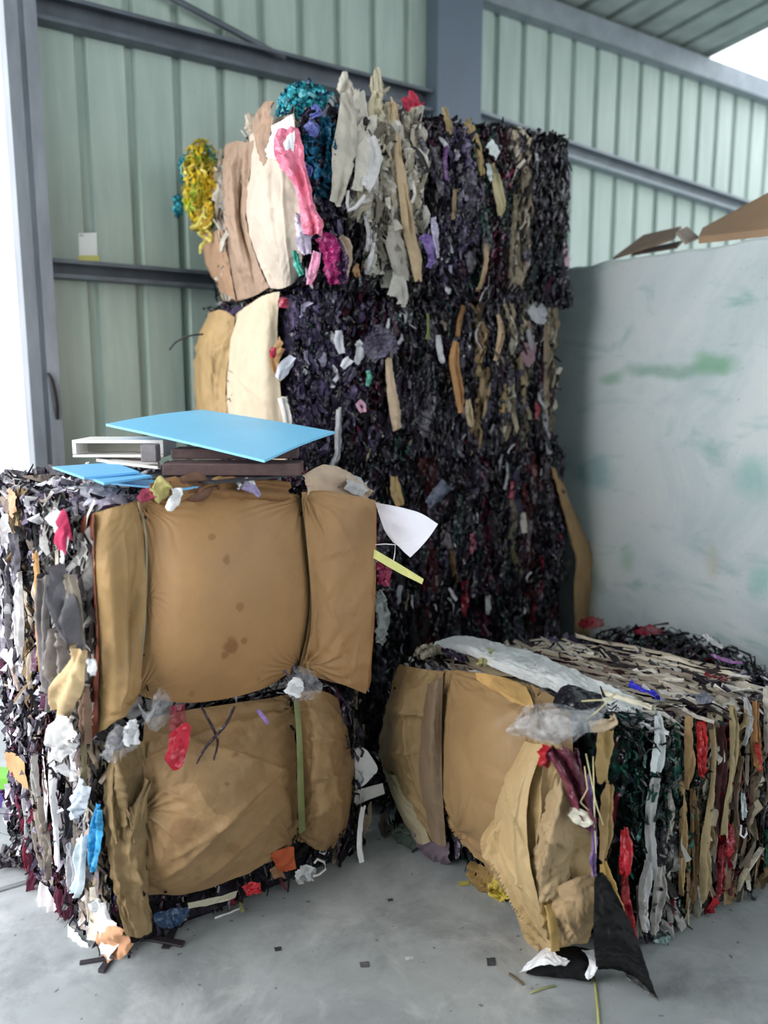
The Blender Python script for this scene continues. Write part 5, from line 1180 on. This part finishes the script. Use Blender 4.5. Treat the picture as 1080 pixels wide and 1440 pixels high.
# ragged scrap hanging over the seams between the bales
for b, sd in ((T1, 31), (D2, 32), (D3, 33)):
    V, F_, C_, M_ = merge([b.scatter('b0', 5200, (0, 1), (.0, .07), seed=sd, lift=(.02, .06), style='dark'), b.scatter('b0', 2200, (0, 1), (.0, .05), seed=sd + 9, lift=(.03, .05), style='blackfilm', size=1.3)])
    lowz = V[:, 2].min(); V[:, 2] -= .018
    tag(mesh_obj('hanging_scrap', V, F_, [SC_MATTE, SC_GLOSS], b.root, C_, M_), kind='stuff')
# ================================================================== things lying on the front left stack
SKYB = plain('blue card', c(128, 204, 248), rough=.45, var=.05, scale=5, bump=.03)
SKYB2 = plain('blue card', c(110, 190, 240), rough=.45, var=.08, scale=6, bump=.04)
BLACKS = plain('black card', c(26, 26, 32), rough=.5, var=.2, bump=.1)
WOODW = plain('white painted wood', c(226, 222, 218), rough=.6, var=.08, scale=9, bump=.12, stretch=(1, 6, 6))
WOODG = plain('grey green board', c(168, 168, 156), rough=.7, var=.15, scale=9, bump=.1)
PLANK = plain('dark brown plank', c(84, 62, 62), rough=.6, var=.25, scale=8, bump=.2, stretch=(.6, 8, 8))
PLANKE = plain('dark sawn wood', c(70, 48, 54), rough=.8, var=.3, scale=30, bump=.4)
GREYB = plain('grey wood', c(128, 122, 124), rough=.7, var=.2, scale=10, bump=.2, stretch=(1, 5, 5))

def slab(name, q, th, mat, label=None, cat=None, group=None, parent=None, bevel=.0015, bow=0.0):
    """flat board through four corners, given thickness downwards"""
    q = [np.asarray(x, float) for x in q]
    n = nrm(np.cross(q[1] - q[0], q[3] - q[0])); n = n if n[2] > 0 else -n
    V, F = [], []; k = 9
    for s in (0, 1):
        for i in range(k):
            for j in range(k):
                a, b = i / (k - 1), j / (k - 1)
                p = (1 - a) * ((1 - b) * q[0] + b * q[3]) + a * ((1 - b) * q[1] + b * q[2])
                V.append(p - n * th * s + n * bow * (math.sin(math.pi * a) * .7 + math.sin(math.pi * b) * .3))
    g = grid_faces(k, k)
    F = [tuple(f) for f in g] + [tuple(f[::-1] + k * k) for f in g]
    ring = [i * k for i in range(k)] + [(k - 1) * k + j for j in range(1, k)] + [i * k + k - 1 for i in range(k - 2, -1, -1)] + [j for j in range(k - 2, 0, -1)]
    for i in range(len(ring)):
        a, b = ring[i], ring[(i + 1) % len(ring)]; F.append((a, a + k * k, b + k * k, b))
    o = mesh_obj(name, V, F, mat, parent, smooth=False)
    bm_fix(o)
    if label: tag(o, label, cat, group)
    return o
def bm_fix(o):
    import bmesh
    bm = bmesh.new(); bm.from_mesh(o.data); bmesh.ops.recalc_face_normals(bm, faces=bm.faces); bm.to_mesh(o.data); bm.free()
def oslab(name, q, th, mat, **k):
    return slab(name, q, th, mat, **k)

GB = 'blue sheets on the front left stack'
# lower blue sheets, lying on the scrap
slab('blue_sheet', [PZ(74, 656, 1.366), PZ(160, 650, 1.366), PZ(196, 663, 1.362), PZ(118, 671, 1.360)], .006, SKYB2, 'narrow blue sheet at the far left edge of the stack top', 'sheet', GB)
slab('blue_sheet', [PZ(116, 667, 1.358), PZ(176, 660, 1.358), PZ(214, 669, 1.352), PZ(146, 679, 1.350)], .006, SKYB2, 'small blue sheet overlapping its left neighbour, under the white boards', 'sheet', GB)
slab('blue_sheet', [PZ(156, 679, 1.329), PZ(246, 671, 1.331), PZ(330, 675, 1.329), PZ(252, 688, 1.325)], .005, SKYB2, 'blue sheet under the dark planks with its front edge showing', 'sheet', GB)
slab('black_sheet', [PZ(190, 668, 1.340), PZ(260, 657, 1.340), PZ(425, 666, 1.340), PZ(300, 678, 1.340)], .006, BLACKS, 'thin black sheet under the dark brown planks', 'sheet')
# dark planks: long axis running to the right and slightly away
def plank(name, p0, p1, wid, hgt, mat, endm, label, cat, group=None, endpart='sawn_end'):
    r = empty(name, (np.asarray(p0) + np.asarray(p1)) / 2 - np.array([0, 0, hgt / 2]), label, cat, group)
    d = np.asarray(p1) - np.asarray(p0); L = np.linalg.norm(d); ax = axes(d)
    box('plank_body', (np.asarray(p0) + np.asarray(p1)) / 2, (L, wid, hgt), mat, r, ax, .003)
    box(endpart, np.asarray(p0) - nrm(d) * .001, (.004, wid - .008, hgt - .008), endm, r, ax, 0)
    return r
P0 = PD(236, 652, 2.33); P1 = PD(424, 659, 2.33); P0[2] = P1[2] = 1.359
plank('wooden_plank', P0, P1, .12, .035, PLANK, PLANKE, 'lower dark brown plank lying flat under the large blue sheet', 'plank', 'planks on the front left stack')
Q0 = PD(246, 629, 2.42); Q1 = PD(420, 634, 2.44); Q0[2] = Q1[2] = 1.394
plank('wooden_plank', Q0, Q1, .10, .030, PLANK, GREYB, 'upper dark plank with a sawn end coloured grey as side-lit, directly below the large blue sheet', 'plank', 'planks on the front left stack')  # grey end piece carries the side light in its colour
# white boards and shallow white tray
W0, W1 = PD(135, 640, 2.44), PD(226, 650, 2.40)
LW = ZU * -.016
slab('white_board', [W0 + ZU * .006 + LW, PD(150, 634, 2.6) + LW, PD(222, 638, 2.58) + LW, PD(226, 648, 2.38) + LW], .010, WOODW, 'white board lying under the shallow white tray', 'board', 'white boards on the stack')
slab('white_board', [PD(150, 648, 2.38), PD(168, 643, 2.5), PD(222, 647, 2.5), PD(222, 656, 2.34)], .008, WOODW, 'lowest white board, next to the end of the dark plank', 'board', 'white boards on the stack')
r = empty('wooden_tray', PD(176, 640, 2.52), 'shallow white wooden tray lying on its side, open towards the front', 'tray')
a0, a1 = PD(116, 640, 2.50), PD(240, 640, 2.50)
d = a1 - a0; d[2] = 0; ax = axes(d); cc = (a0 + a1) / 2; Lt = np.linalg.norm(d); Ht = (PD(176, 616, 2.5) - PD(176, 640, 2.5))[2]
box('tray_side', cc + ax[2] * (Ht - .005), (Lt, .16, .010), WOODW, r, ax, .0015)
box('tray_side', cc + ax[2] * .004, (Lt, .16, .008), WOODW, r, ax, .0015)
box('tray_end', cc - ax[0] * (Lt / 2 - .006) + ax[2] * Ht / 2, (.012, .158, Ht - .02), WOODW, r, ax, .001)
box('tray_end', cc + ax[0] * (Lt / 2 - .006) + ax[2] * Ht / 2, (.012, .158, Ht - .02), WOODW, r, ax, .001)
box('tray_base', cc + ax[1] * .02 + ax[2] * Ht / 2, (Lt - .02, .008, Ht - .02), WOODG, r, ax, .001)
box('wood_block', PD(212, 637, 2.36), (.045, .05, .05), GREYB, None, axes(RT), .003)
tag(bpy.context.scene.objects['wood_block'], 'small grey wood block between the white tray and the planks', 'block')
# large blue sheet on top
slab('blue_sheet', [PD(149, 596, 2.45), PD(285, 576, 2.92), PD(471, 607, 2.60), PD(372, 647, 2.18)], .007, SKYB, 'large blue sheet lying tilted across the top of the pile', 'sheet', GB, bow=.008)

# ================================================================== on and by the walls
NOTE = plain('white paper notice', c(232, 236, 236), rough=.6, var=.02)
pw2 = Plane((0, WY - .004, 0), (0, -1, 0))
def wall_quad(name, pts, mat, parent):
    q = [pw2.at(*p) for p in pts]
    return slab(name, q, .002, mat, parent=parent)
nr = empty('wall_notice', pw2.at(124, 362), 'small white notice with a yellow lower edge stuck on the metal wall', 'notice')
def flat(name, pts, off, mat, parent):
    pl = Plane((0, WY - off, 0), (0, -1, 0)); q = np.array([pl.at(*p) for p in pts])
    V = np.concatenate([q, q + np.array([0, .0015, 0])])
    o = mesh_obj(name, V, [(0, 1, 2, 3), (7, 6, 5, 4), (0, 4, 5, 1), (1, 5, 6, 2), (2, 6, 7, 3), (3, 7, 4, 0)], mat, parent, smooth=False); bm_fix(o); return o
flat('paper_panel', [(110, 328), (136, 327), (137, 360), (111, 360)], .004, NOTE, nr)
tag(flat('lower_band', [(110, 359), (139, 359), (140, 367), (110, 367)], .0055, plain('yellow paper', c(206, 206, 120), rough=.6, var=.06), nr), 'yellow band')
flat('printed_mark', [(112, 330.5), (117, 330.5), (117, 332), (112, 332)], .006, plain('grey print', c(140, 146, 146)), nr)
# black cable tied to the door post
pp_ = Plane((0, WY - .125, 0), (0, -1, 0))
tag(tube('black_cable', [pp_.at(x, y) for x, y in [(67, 524), (72, 535), (76, 552), (79, 570), (81, 590)]], .012, BLACKS, taper=[.5, 1, 1.1, 1, .6]), 'short black cable hanging against the steel door post', 'cable')
tube('bent_wire', [PD(x, y, 3.4) for x, y in [(238, 492), (246, 482), (258, 475), (272, 471), (286, 470)]], .004, BLACKS, r2)
# cardboard lying over the partition
CARD = plain('brown cardboard', c(172, 140, 112), rough=.75, var=.1, scale=5, bump=.1)
CARDD = plain('worn cardboard', c(140, 118, 102), rough=.75, var=.2, scale=8, bump=.2)
yy = PP(1000, 330, (PX + .09, 0, 0), (1, 0, 0))
def quad_at(pts, x):  # points on a plane parallel to the partition
    return [PP(px, py, (x, 0, 0), (1, 0, 0)) for px, py in pts]
slab('cardboard_panel', [PP(982, 333, (PX + .02, 0, 0), (1, 0, 0)), PP(988, 320, (PX + .34, 0, 0), (1, 0, 0)), PP(1130, 244, (PX + .34, 0, 0), (1, 0, 0)), PP(1130, 316, (PX + .02, 0, 0), (1, 0, 0))], .03, CARD, 'large brown cardboard panel lying across the top of the concrete partition', 'cardboard', 'cardboard on the partition')
cb = empty('folded_cardboard', PP(925, 344, (PX + .1, 0, 0), (1, 0, 0)), 'folded cardboard piece with an open end coloured as shaded on the partition', 'cardboard', 'cardboard on the partition')
f0, f1, f2, f3 = PP(862, 362, (PX + .03, 0, 0), (1, 0, 0)), PP(905, 330, (PX + .30, 0, 0), (1, 0, 0)), PP(958, 318, (PX + .30, 0, 0), (1, 0, 0)), PP(938, 345, (PX + .03, 0, 0), (1, 0, 0))
slab('upper_flap', [f0, f1, f2, PP(946, 334, (PX + .02, 0, 0), (1, 0, 0))], .012, CARDD, parent=cb)
slab('side_flap', [PP(952, 326, (PX + .0, 0, 0), (1, 0, 0)), PP(966, 318, (PX + .2, 0, 0), (1, 0, 0)), PP(984, 334, (PX + .2, 0, 0), (1, 0, 0)), PP(966, 342, (PX + .0, 0, 0), (1, 0, 0))], .01, plain('grey cardboard', c(160, 146, 134), rough=.8, var=.15), parent=cb)
slab('lower_flap', [PP(888, 357, (PX + .02, 0, 0), (1, 0, 0)), PP(900, 350, (PX + .3, 0, 0), (1, 0, 0)), PP(960, 338, (PX + .3, 0, 0), (1, 0, 0)), PP(952, 346, (PX + .02, 0, 0), (1, 0, 0))], .01, plain('shaded cardboard', c(74, 60, 54), rough=.8, var=.2), parent=cb)  # shade of the underside put into the flap's dark colour
# card leaning against the far end of the tall stack
lc = Plane((0, 2.70, 0), (0, -1, 0))
tag(patch('leaning_card', [[lc.at(774, 655), lc.at(778, 655, -.06)], [lc.at(788, 705), lc.at(800, 702, -.08)], [lc.at(800, 750), lc.at(820, 748, -.1)], [lc.at(808, 790), lc.at(832, 788, -.1)], [lc.at(806, 900), lc.at(828, 905, -.1)]], paper(c(150, 120, 84), key='brown card'), n=30, m=16, amp=.012, scale=.2, seed=3, jag=.03, solid=.004, hint=(-.5, -1, 0)), 'brown card wedged between the tall stack and the concrete partition', 'cardboard')

# ================================================================== clear bag on the right bale
bg_ = empty('plastic_bag', PD(770, 1010, 2.02), 'crumpled clear plastic bag draped over the front edge of the right bale', 'bag')
BAG = film(c(214, 216, 222), rough=.08, alpha=.38, bump=.6, key='clear bag film')
patch('bag_film', [[PD(733, 1004, 2.05), PD(748, 990, 2.06), PD(790, 990, 2.05), PD(826, 996, 2.02), PD(858, 984, 2.05)],
                   [PD(718, 1018, 1.98), PD(752, 1010, 1.93), PD(790, 1008, 1.92), PD(824, 1010, 1.92), PD(850, 1006, 1.98)],
                   [PD(710, 1026, 1.96), PD(750, 1030, 1.92), PD(788, 1030, 1.90), PD(818, 1028, 1.90), PD(836, 1022, 1.96)],
                   [PD(716, 1032, 2.0), PD(752, 1040, 1.95), PD(784, 1047, 1.93), PD(806, 1044, 1.94), PD(824, 1030, 1.98)]], BAG, bg_, n=70, m=80, amp=.009, scale=.12, seed=14, jag=.02, octv=3)
patch('bag_film', [[PD(728, 1010, 2.0), PD(780, 998, 1.96), PD(840, 1000, 2.0)], [PD(722, 1022, 1.98), PD(780, 1016, 1.94), PD(832, 1018, 1.98)], [PD(738, 1034, 2.0), PD(782, 1040, 1.96), PD(816, 1034, 2.0)]], BAG, bg_, n=50, m=60, amp=.010, scale=.10, seed=19, jag=.03)

# ================================================================== litter on the floor
def floor_sheet(name, pts, mat, label, cat, amp=.01, h=.012, seed=1, group=None, n=26, m=26, jag=.04, scale=.06, zs=None, front=None):
    """rows of pixel points of a piece lying on the floor"""
    rows = [[PZ(x, y, h * (1.2 if 0 < i < len(pts) - 1 else .35) if zs is None else zs[i]) for (x, y) in r] for i, r in enumerate(pts)]
    if front is not None:   # leaning out against the paper front of the lower bale
        rows = [[pA.at(x, y, front) if pA.at(x, y, front)[2] > .004 else PZ(x, y, .006) for (x, y) in r] for r in pts]
    o = patch(name, rows, mat, None, n=n, m=m, amp=amp, scale=scale, seed=seed, jag=jag, hint=(0, -.5, 1))
    co = np.zeros(len(o.data.vertices) * 3); o.data.vertices.foreach_get('co', co); co = co.reshape(-1, 3)
    co[:, 2] = np.maximum(co[:, 2] + o.location.z, .0015) - o.location.z
    o.data.vertices.foreach_set('co', co.ravel()); o.data.update()
    return tag(o, label, cat, group)
floor_sheet('film_scrap', [[(338, 1246), (352, 1240), (366, 1240)], [(344, 1254), (356, 1250), (368, 1248)], [(346, 1259), (356, 1258), (366, 1254)]], film(c(196, 40, 52), key='red film'), 'small crumpled red film at the foot of the lower front bale', 'scrap', .02, .03, 3, front=.07)
floor_sheet('paper_scrap', [[(380, 1200), (398, 1192), (414, 1190)], [(386, 1216), (402, 1212), (415, 1208)], [(394, 1228), (404, 1226), (416, 1222)]], paper(c(176, 84, 50), key='orange paper'), 'torn orange paper poking out below the front bales', 'scrap', .014, .05, 4, zs=[.10, .05, .01], front=.07)
floor_sheet('paper_tube', [[(378, 1222), (386, 1218), (396, 1222)], [(386, 1238), (394, 1234), (402, 1236)]], paper(c(140, 104, 72), key='brown paper'), 'small curled brown paper beside the orange scrap', 'scrap', .008, .03, 5, front=.07)
floor_sheet('paper_scrap', [[(418, 1222), (436, 1216), (446, 1222)], [(414, 1236), (430, 1230), (444, 1232)], [(418, 1243), (432, 1240), (440, 1238)]], paper(c(206, 206, 210), key='white paper'), 'crumpled white paper ball on the floor near the front stack corner', 'scrap', .03, .035, 6, front=.07)
tag(tube('paper_loop', [pA.at(x, y, .08) for x, y, z in [(440, 1232, .006), (448, 1230, .01), (458, 1222, .02), (456, 1212, .035), (446, 1208, .04), (442, 1214, .03)]], .004, GREYW), 'looped white paper strip beside the crumpled white ball', 'scrap')
floor_sheet('film_scrap', [[(214, 1284), (240, 1278), (272, 1274)], [(216, 1296), (244, 1296), (264, 1288)], [(222, 1304), (242, 1306), (256, 1298)]], film(c(30, 58, 92), rough=.3, key='navy film'), 'dark blue film sheet on the floor under the lower front bale', 'scrap', .012, .02, 7, front=.07)
floor_sheet('paper_scrap', [[(262, 1270), (300, 1262), (336, 1252)], [(264, 1278), (300, 1272), (332, 1262)]], paper(c(176, 172, 152), key='pale paper'), 'long pale paper scrap under the bulging front bale', 'scrap', .006, .015, 8, front=.07)
def stick(name, a, b, w, h, mat, label, cat, group=None):
    p, q = PZ(*a, h / 2 + .001), PZ(*b, h / 2 + .001)
    o = box(name, (p + q) / 2, (np.linalg.norm(q - p), w, h), mat, None, axes(q - p), .001)
    return tag(o, label, cat, group)
DKS = plain('dark strip', c(52, 46, 52), rough=.6, var=.2)
GD = 'dark strips by the front corner'
stick('dark_strip', (254, 1286), (232, 1334), .022, .004, DKS, 'dark flat strip pointing at the camera from under the front bale', 'strip', GD)
stick('dark_strip', (206, 1318), (258, 1328), .022, .008, DKS, 'dark flat strip lying crosswise at the front kraft corner', 'strip', GD)
stick('dark_strip', (160, 1340), (142, 1366), .018, .012, DKS, 'short dark stub nearest the camera by the printed paper', 'strip', GD)
stick('dark_strip', (112, 1354), (160, 1346), .014, .006, DKS, 'thin dark strip under the front corner of the left stack', 'strip', GD)
tag(patch('paper_tie', [[PZ(331, 1244, .06), PZ(336, 1244, .06)], [PZ(334, 1262, .02), PZ(339, 1262, .02)], [PZ(339, 1284, .003), PZ(344, 1282, .003)]], paper(c(176, 178, 120), key='olive tie'), n=14, m=4, amp=.001, hint=(0, -1, .5)), 'olive tie strip hanging below the front bale to the floor', 'strip')
tag(tube('white_string', [PZ(x, y, .004) for x, y in [(302, 1291), (312, 1287), (322, 1284), (330, 1280), (340, 1277)]], .0035, GREYW), 'short white string on the floor below the front bale', 'string')
GC = 'small chips on the floor'
for i, (x, y, w, h, col, lab) in enumerate([(690, 1353, 13, 12, (70, 70, 78), 'dark square chip on the floor left of the black film'), (575, 1348, 13, 5, (206, 206, 206), 'small white chip in the middle of the floor'), (390, 1335, 10, 6, (60, 60, 58), 'small dark chip in the middle of the open floor'),
                                   (102, 1304, 16, 6, (216, 212, 204), 'white chip on the bright floor at the lower left'), (150, 1298, 14, 8, (222, 222, 218), 'small pale chip close to the left stack corner'), (652, 1243, 16, 7, (196, 190, 96), 'yellow scrap on the floor left of the right bale'),
                                   (512, 1357, 14, 8, (96, 96, 96), 'grey chip at the lower middle of the floor'), (548, 1266, 8, 4, (80, 80, 80), 'tiny dark chip farthest back on the open floor')]):
    q = [[(x - w / 2, y - h / 2), (x + w / 2, y - h / 2 - 1)], [(x - w / 2 + 2, y + h / 2), (x + w / 2 + 1, y + h / 2 - 1)]]
    floor_sheet('floor_chip', q, paper(c(*col)), lab, 'chip', .003, .004, 30 + i, GC, n=8, m=8)
floor_sheet('paper_scrap', [[(684, 1248), (702, 1246), (716, 1252)], [(690, 1258), (706, 1258), (716, 1262)], [(696, 1262), (706, 1264), (714, 1266)]], paper(c(206, 186, 70), key='yellow paper'), 'crumpled yellow paper at the foot of the right bale', 'scrap', .014, .02, 9)
floor_sheet('paper_scrap', [[(916, 1316), (930, 1312), (944, 1318)], [(914, 1326), (928, 1326), (940, 1330)]], paper(c(176, 200, 200), key='pale blue paper'), 'pale blue scrap at the foot of the striped side', 'scrap', .008, .012, 10)
# black film sheet leaning at the corner of the right bale
BLKF = film(c(13, 13, 15), rough=.6, spec=.2, bump=.3, key='black film')
tag(patch('black_film', [[PD(836, 1228, 2.05), PD(848, 1226, 2.05), PD(858, 1240, 2.04)], [PD(834, 1276, 2.02), PD(858, 1272, 2.02), PD(886, 1294, 2.03)], [PD(834, 1330, 1.98), PD(866, 1330, 1.98), PD(904, 1342, 1.99)], [PZ(838, 1366, .006), PZ(880, 1368, .006), PZ(926, 1404, .006)]], BLKF, None, n=60, m=44, amp=.008, scale=.1, seed=12, jag=.03), 'large black film sheet leaning at the near corner of the right bale', 'film')
floor_sheet('film_scrap', [[(878, 1352), (892, 1360), (900, 1368)], [(880, 1372), (906, 1388), (922, 1396)], [(884, 1380), (912, 1400), (928, 1410)]], film(c(108, 108, 108), rough=.4, key='grey film'), 'grey pointed film lying on the floor below the black sheet', 'scrap', .006, .01, 13)
# curled black sheet with a torn white back
bs = empty('curled_sheet', PZ(785, 1368, 0), 'curled black sheet with a torn white edge in front of the right bale', 'sheet')
def znet(rows): return [[PZ(x, y, z) for x, y, z in r] for r in rows]
patch('black_face', znet([[(770, 1336, .045), (806, 1330, .05), (840, 1336, .05)], [(756, 1352, .04), (800, 1350, .055), (838, 1356, .05)], [(738, 1368, .012), (794, 1374, .02), (832, 1378, .02)], [(742, 1369, .002), (794, 1375, .003), (830, 1380, .003)]]), BLKF, bs, n=50, m=60, amp=.003, scale=.1, seed=14, jag=.02, hint=(0, -1, .6))
tag(patch('torn_edge', znet([[(764, 1333, .058), (776, 1331, .06), (784, 1342, .062), (798, 1348, .062)], [(744, 1352, .05), (762, 1346, .058), (782, 1356, .06), (803, 1352, .06)], [(726, 1370, .006), (744, 1364, .03), (776, 1353, .058), (794, 1360, .058)]]), WHITE, bs, n=40, m=50, amp=.006, scale=.04, seed=15, jag=.08, hint=(0, -1, .6)), 'torn white edge')
tag(patch('torn_edge', znet([[(816, 1334, .06), (832, 1334, .06), (841, 1340, .058)], [(828, 1352, .06), (836, 1356, .058), (841, 1358, .056)], [(820, 1374, .025), (828, 1378, .02), (836, 1372, .03)]]), WHITE, bs, n=36, m=24, amp=.006, scale=.04, seed=16, jag=.06, hint=(0, -1, .6)), 'torn white edge')
stick('brown_sliver', (716, 1369), (736, 1384), .006, .006, plain('brown sliver', c(96, 82, 64)), 'thin brown sliver at the left tip of the curled black sheet', 'sliver')
tag(tube('straw', [PZ(x, y, .004) for x, y in [(836, 1374), (838, 1392), (840, 1412), (842, 1440)]], .0028, plain('dry straw', c(176, 176, 96))), 'yellow green straw lying on the floor towards the camera', 'straw')
tag(tube('straw', [PZ(x, y, .004) for x, y in [(746, 1396), (762, 1390), (780, 1386)]], .0028, plain('dry straw', c(150, 150, 100))), 'short dull straw lying left of the long yellow one', 'straw')
# far left: pack and dark litter outside the stack
pk = empty('paper_pack', PD(2, 1140, 2.95), 'green and purple pack on the floor at the far left edge', 'pack')
b0 = PZ(-2, 1128, 0)
box('pack_body', b0 + np.array([0, 0, .10]), (.14, .09, .05), plain('green print', c(120, 190, 70)), pk, axes(RT), .004)
box('pack_lower', b0 + np.array([0, 0, .0375]), (.14, .09, .075), plain('purple print', c(84, 62, 140)), pk, axes(RT), .004)
floor_sheet('film_scrap', [[(-10, 1196), (10, 1192), (28, 1200)], [(-8, 1212), (12, 1208), (32, 1212)], [(-4, 1222), (14, 1220), (30, 1222)]], film(c(60, 54, 62), key='dark film'), 'dark crumpled film at the far left foot of the stack', 'scrap', .03, .03, 17)
stick('grey_strip', (-4, 1252), (44, 1238), .02, .004, plain('grey strip', c(128, 132, 134)), 'grey flat strip on the bright floor at the far left', 'strip')
# dark scrap swept into the gap behind the right bale
o = pile('scrap_heap', (1.60, 2.50, .06), (.10, .20, .07), 500, 'dark', None, seed=12)
tag(o, 'dark scrap swept into the gap between the two front bales', 'scrap heap')
o = pile('scrap_heap', (2.85, 1.96, .27), (.29, .60, .29), 2200, 'dark', None, seed=13, size=1.2)
tag(o, 'dark scrap heap between the right bale and the concrete partition', 'scrap heap')

for q, col, lab in ((((814, 874), (832, 866), (850, 872), (812, 882), (834, 884), (852, 880)), (150, 40, 50), 'crumpled red film on the dark heap, nearest the tall stack'), (((888, 886), (912, 878), (936, 888), (892, 894), (914, 892), (934, 894)), (150, 44, 66), 'crimson film on the middle of the dark heap by the concrete partition')):
    rows = [[PZ(*q[0], .50), PZ(*q[1], .55), PZ(*q[2], .50)], [PZ(*q[3], .53), PZ(*q[4], .57), PZ(*q[5], .53)]]
    tag(patch('film_scrap', rows, film(c(*col), key='red film'), None, n=24, m=34, amp=.02, scale=.07, seed=len(lab), jag=.08, hint=(0, -.5, 1)), lab, 'scrap')
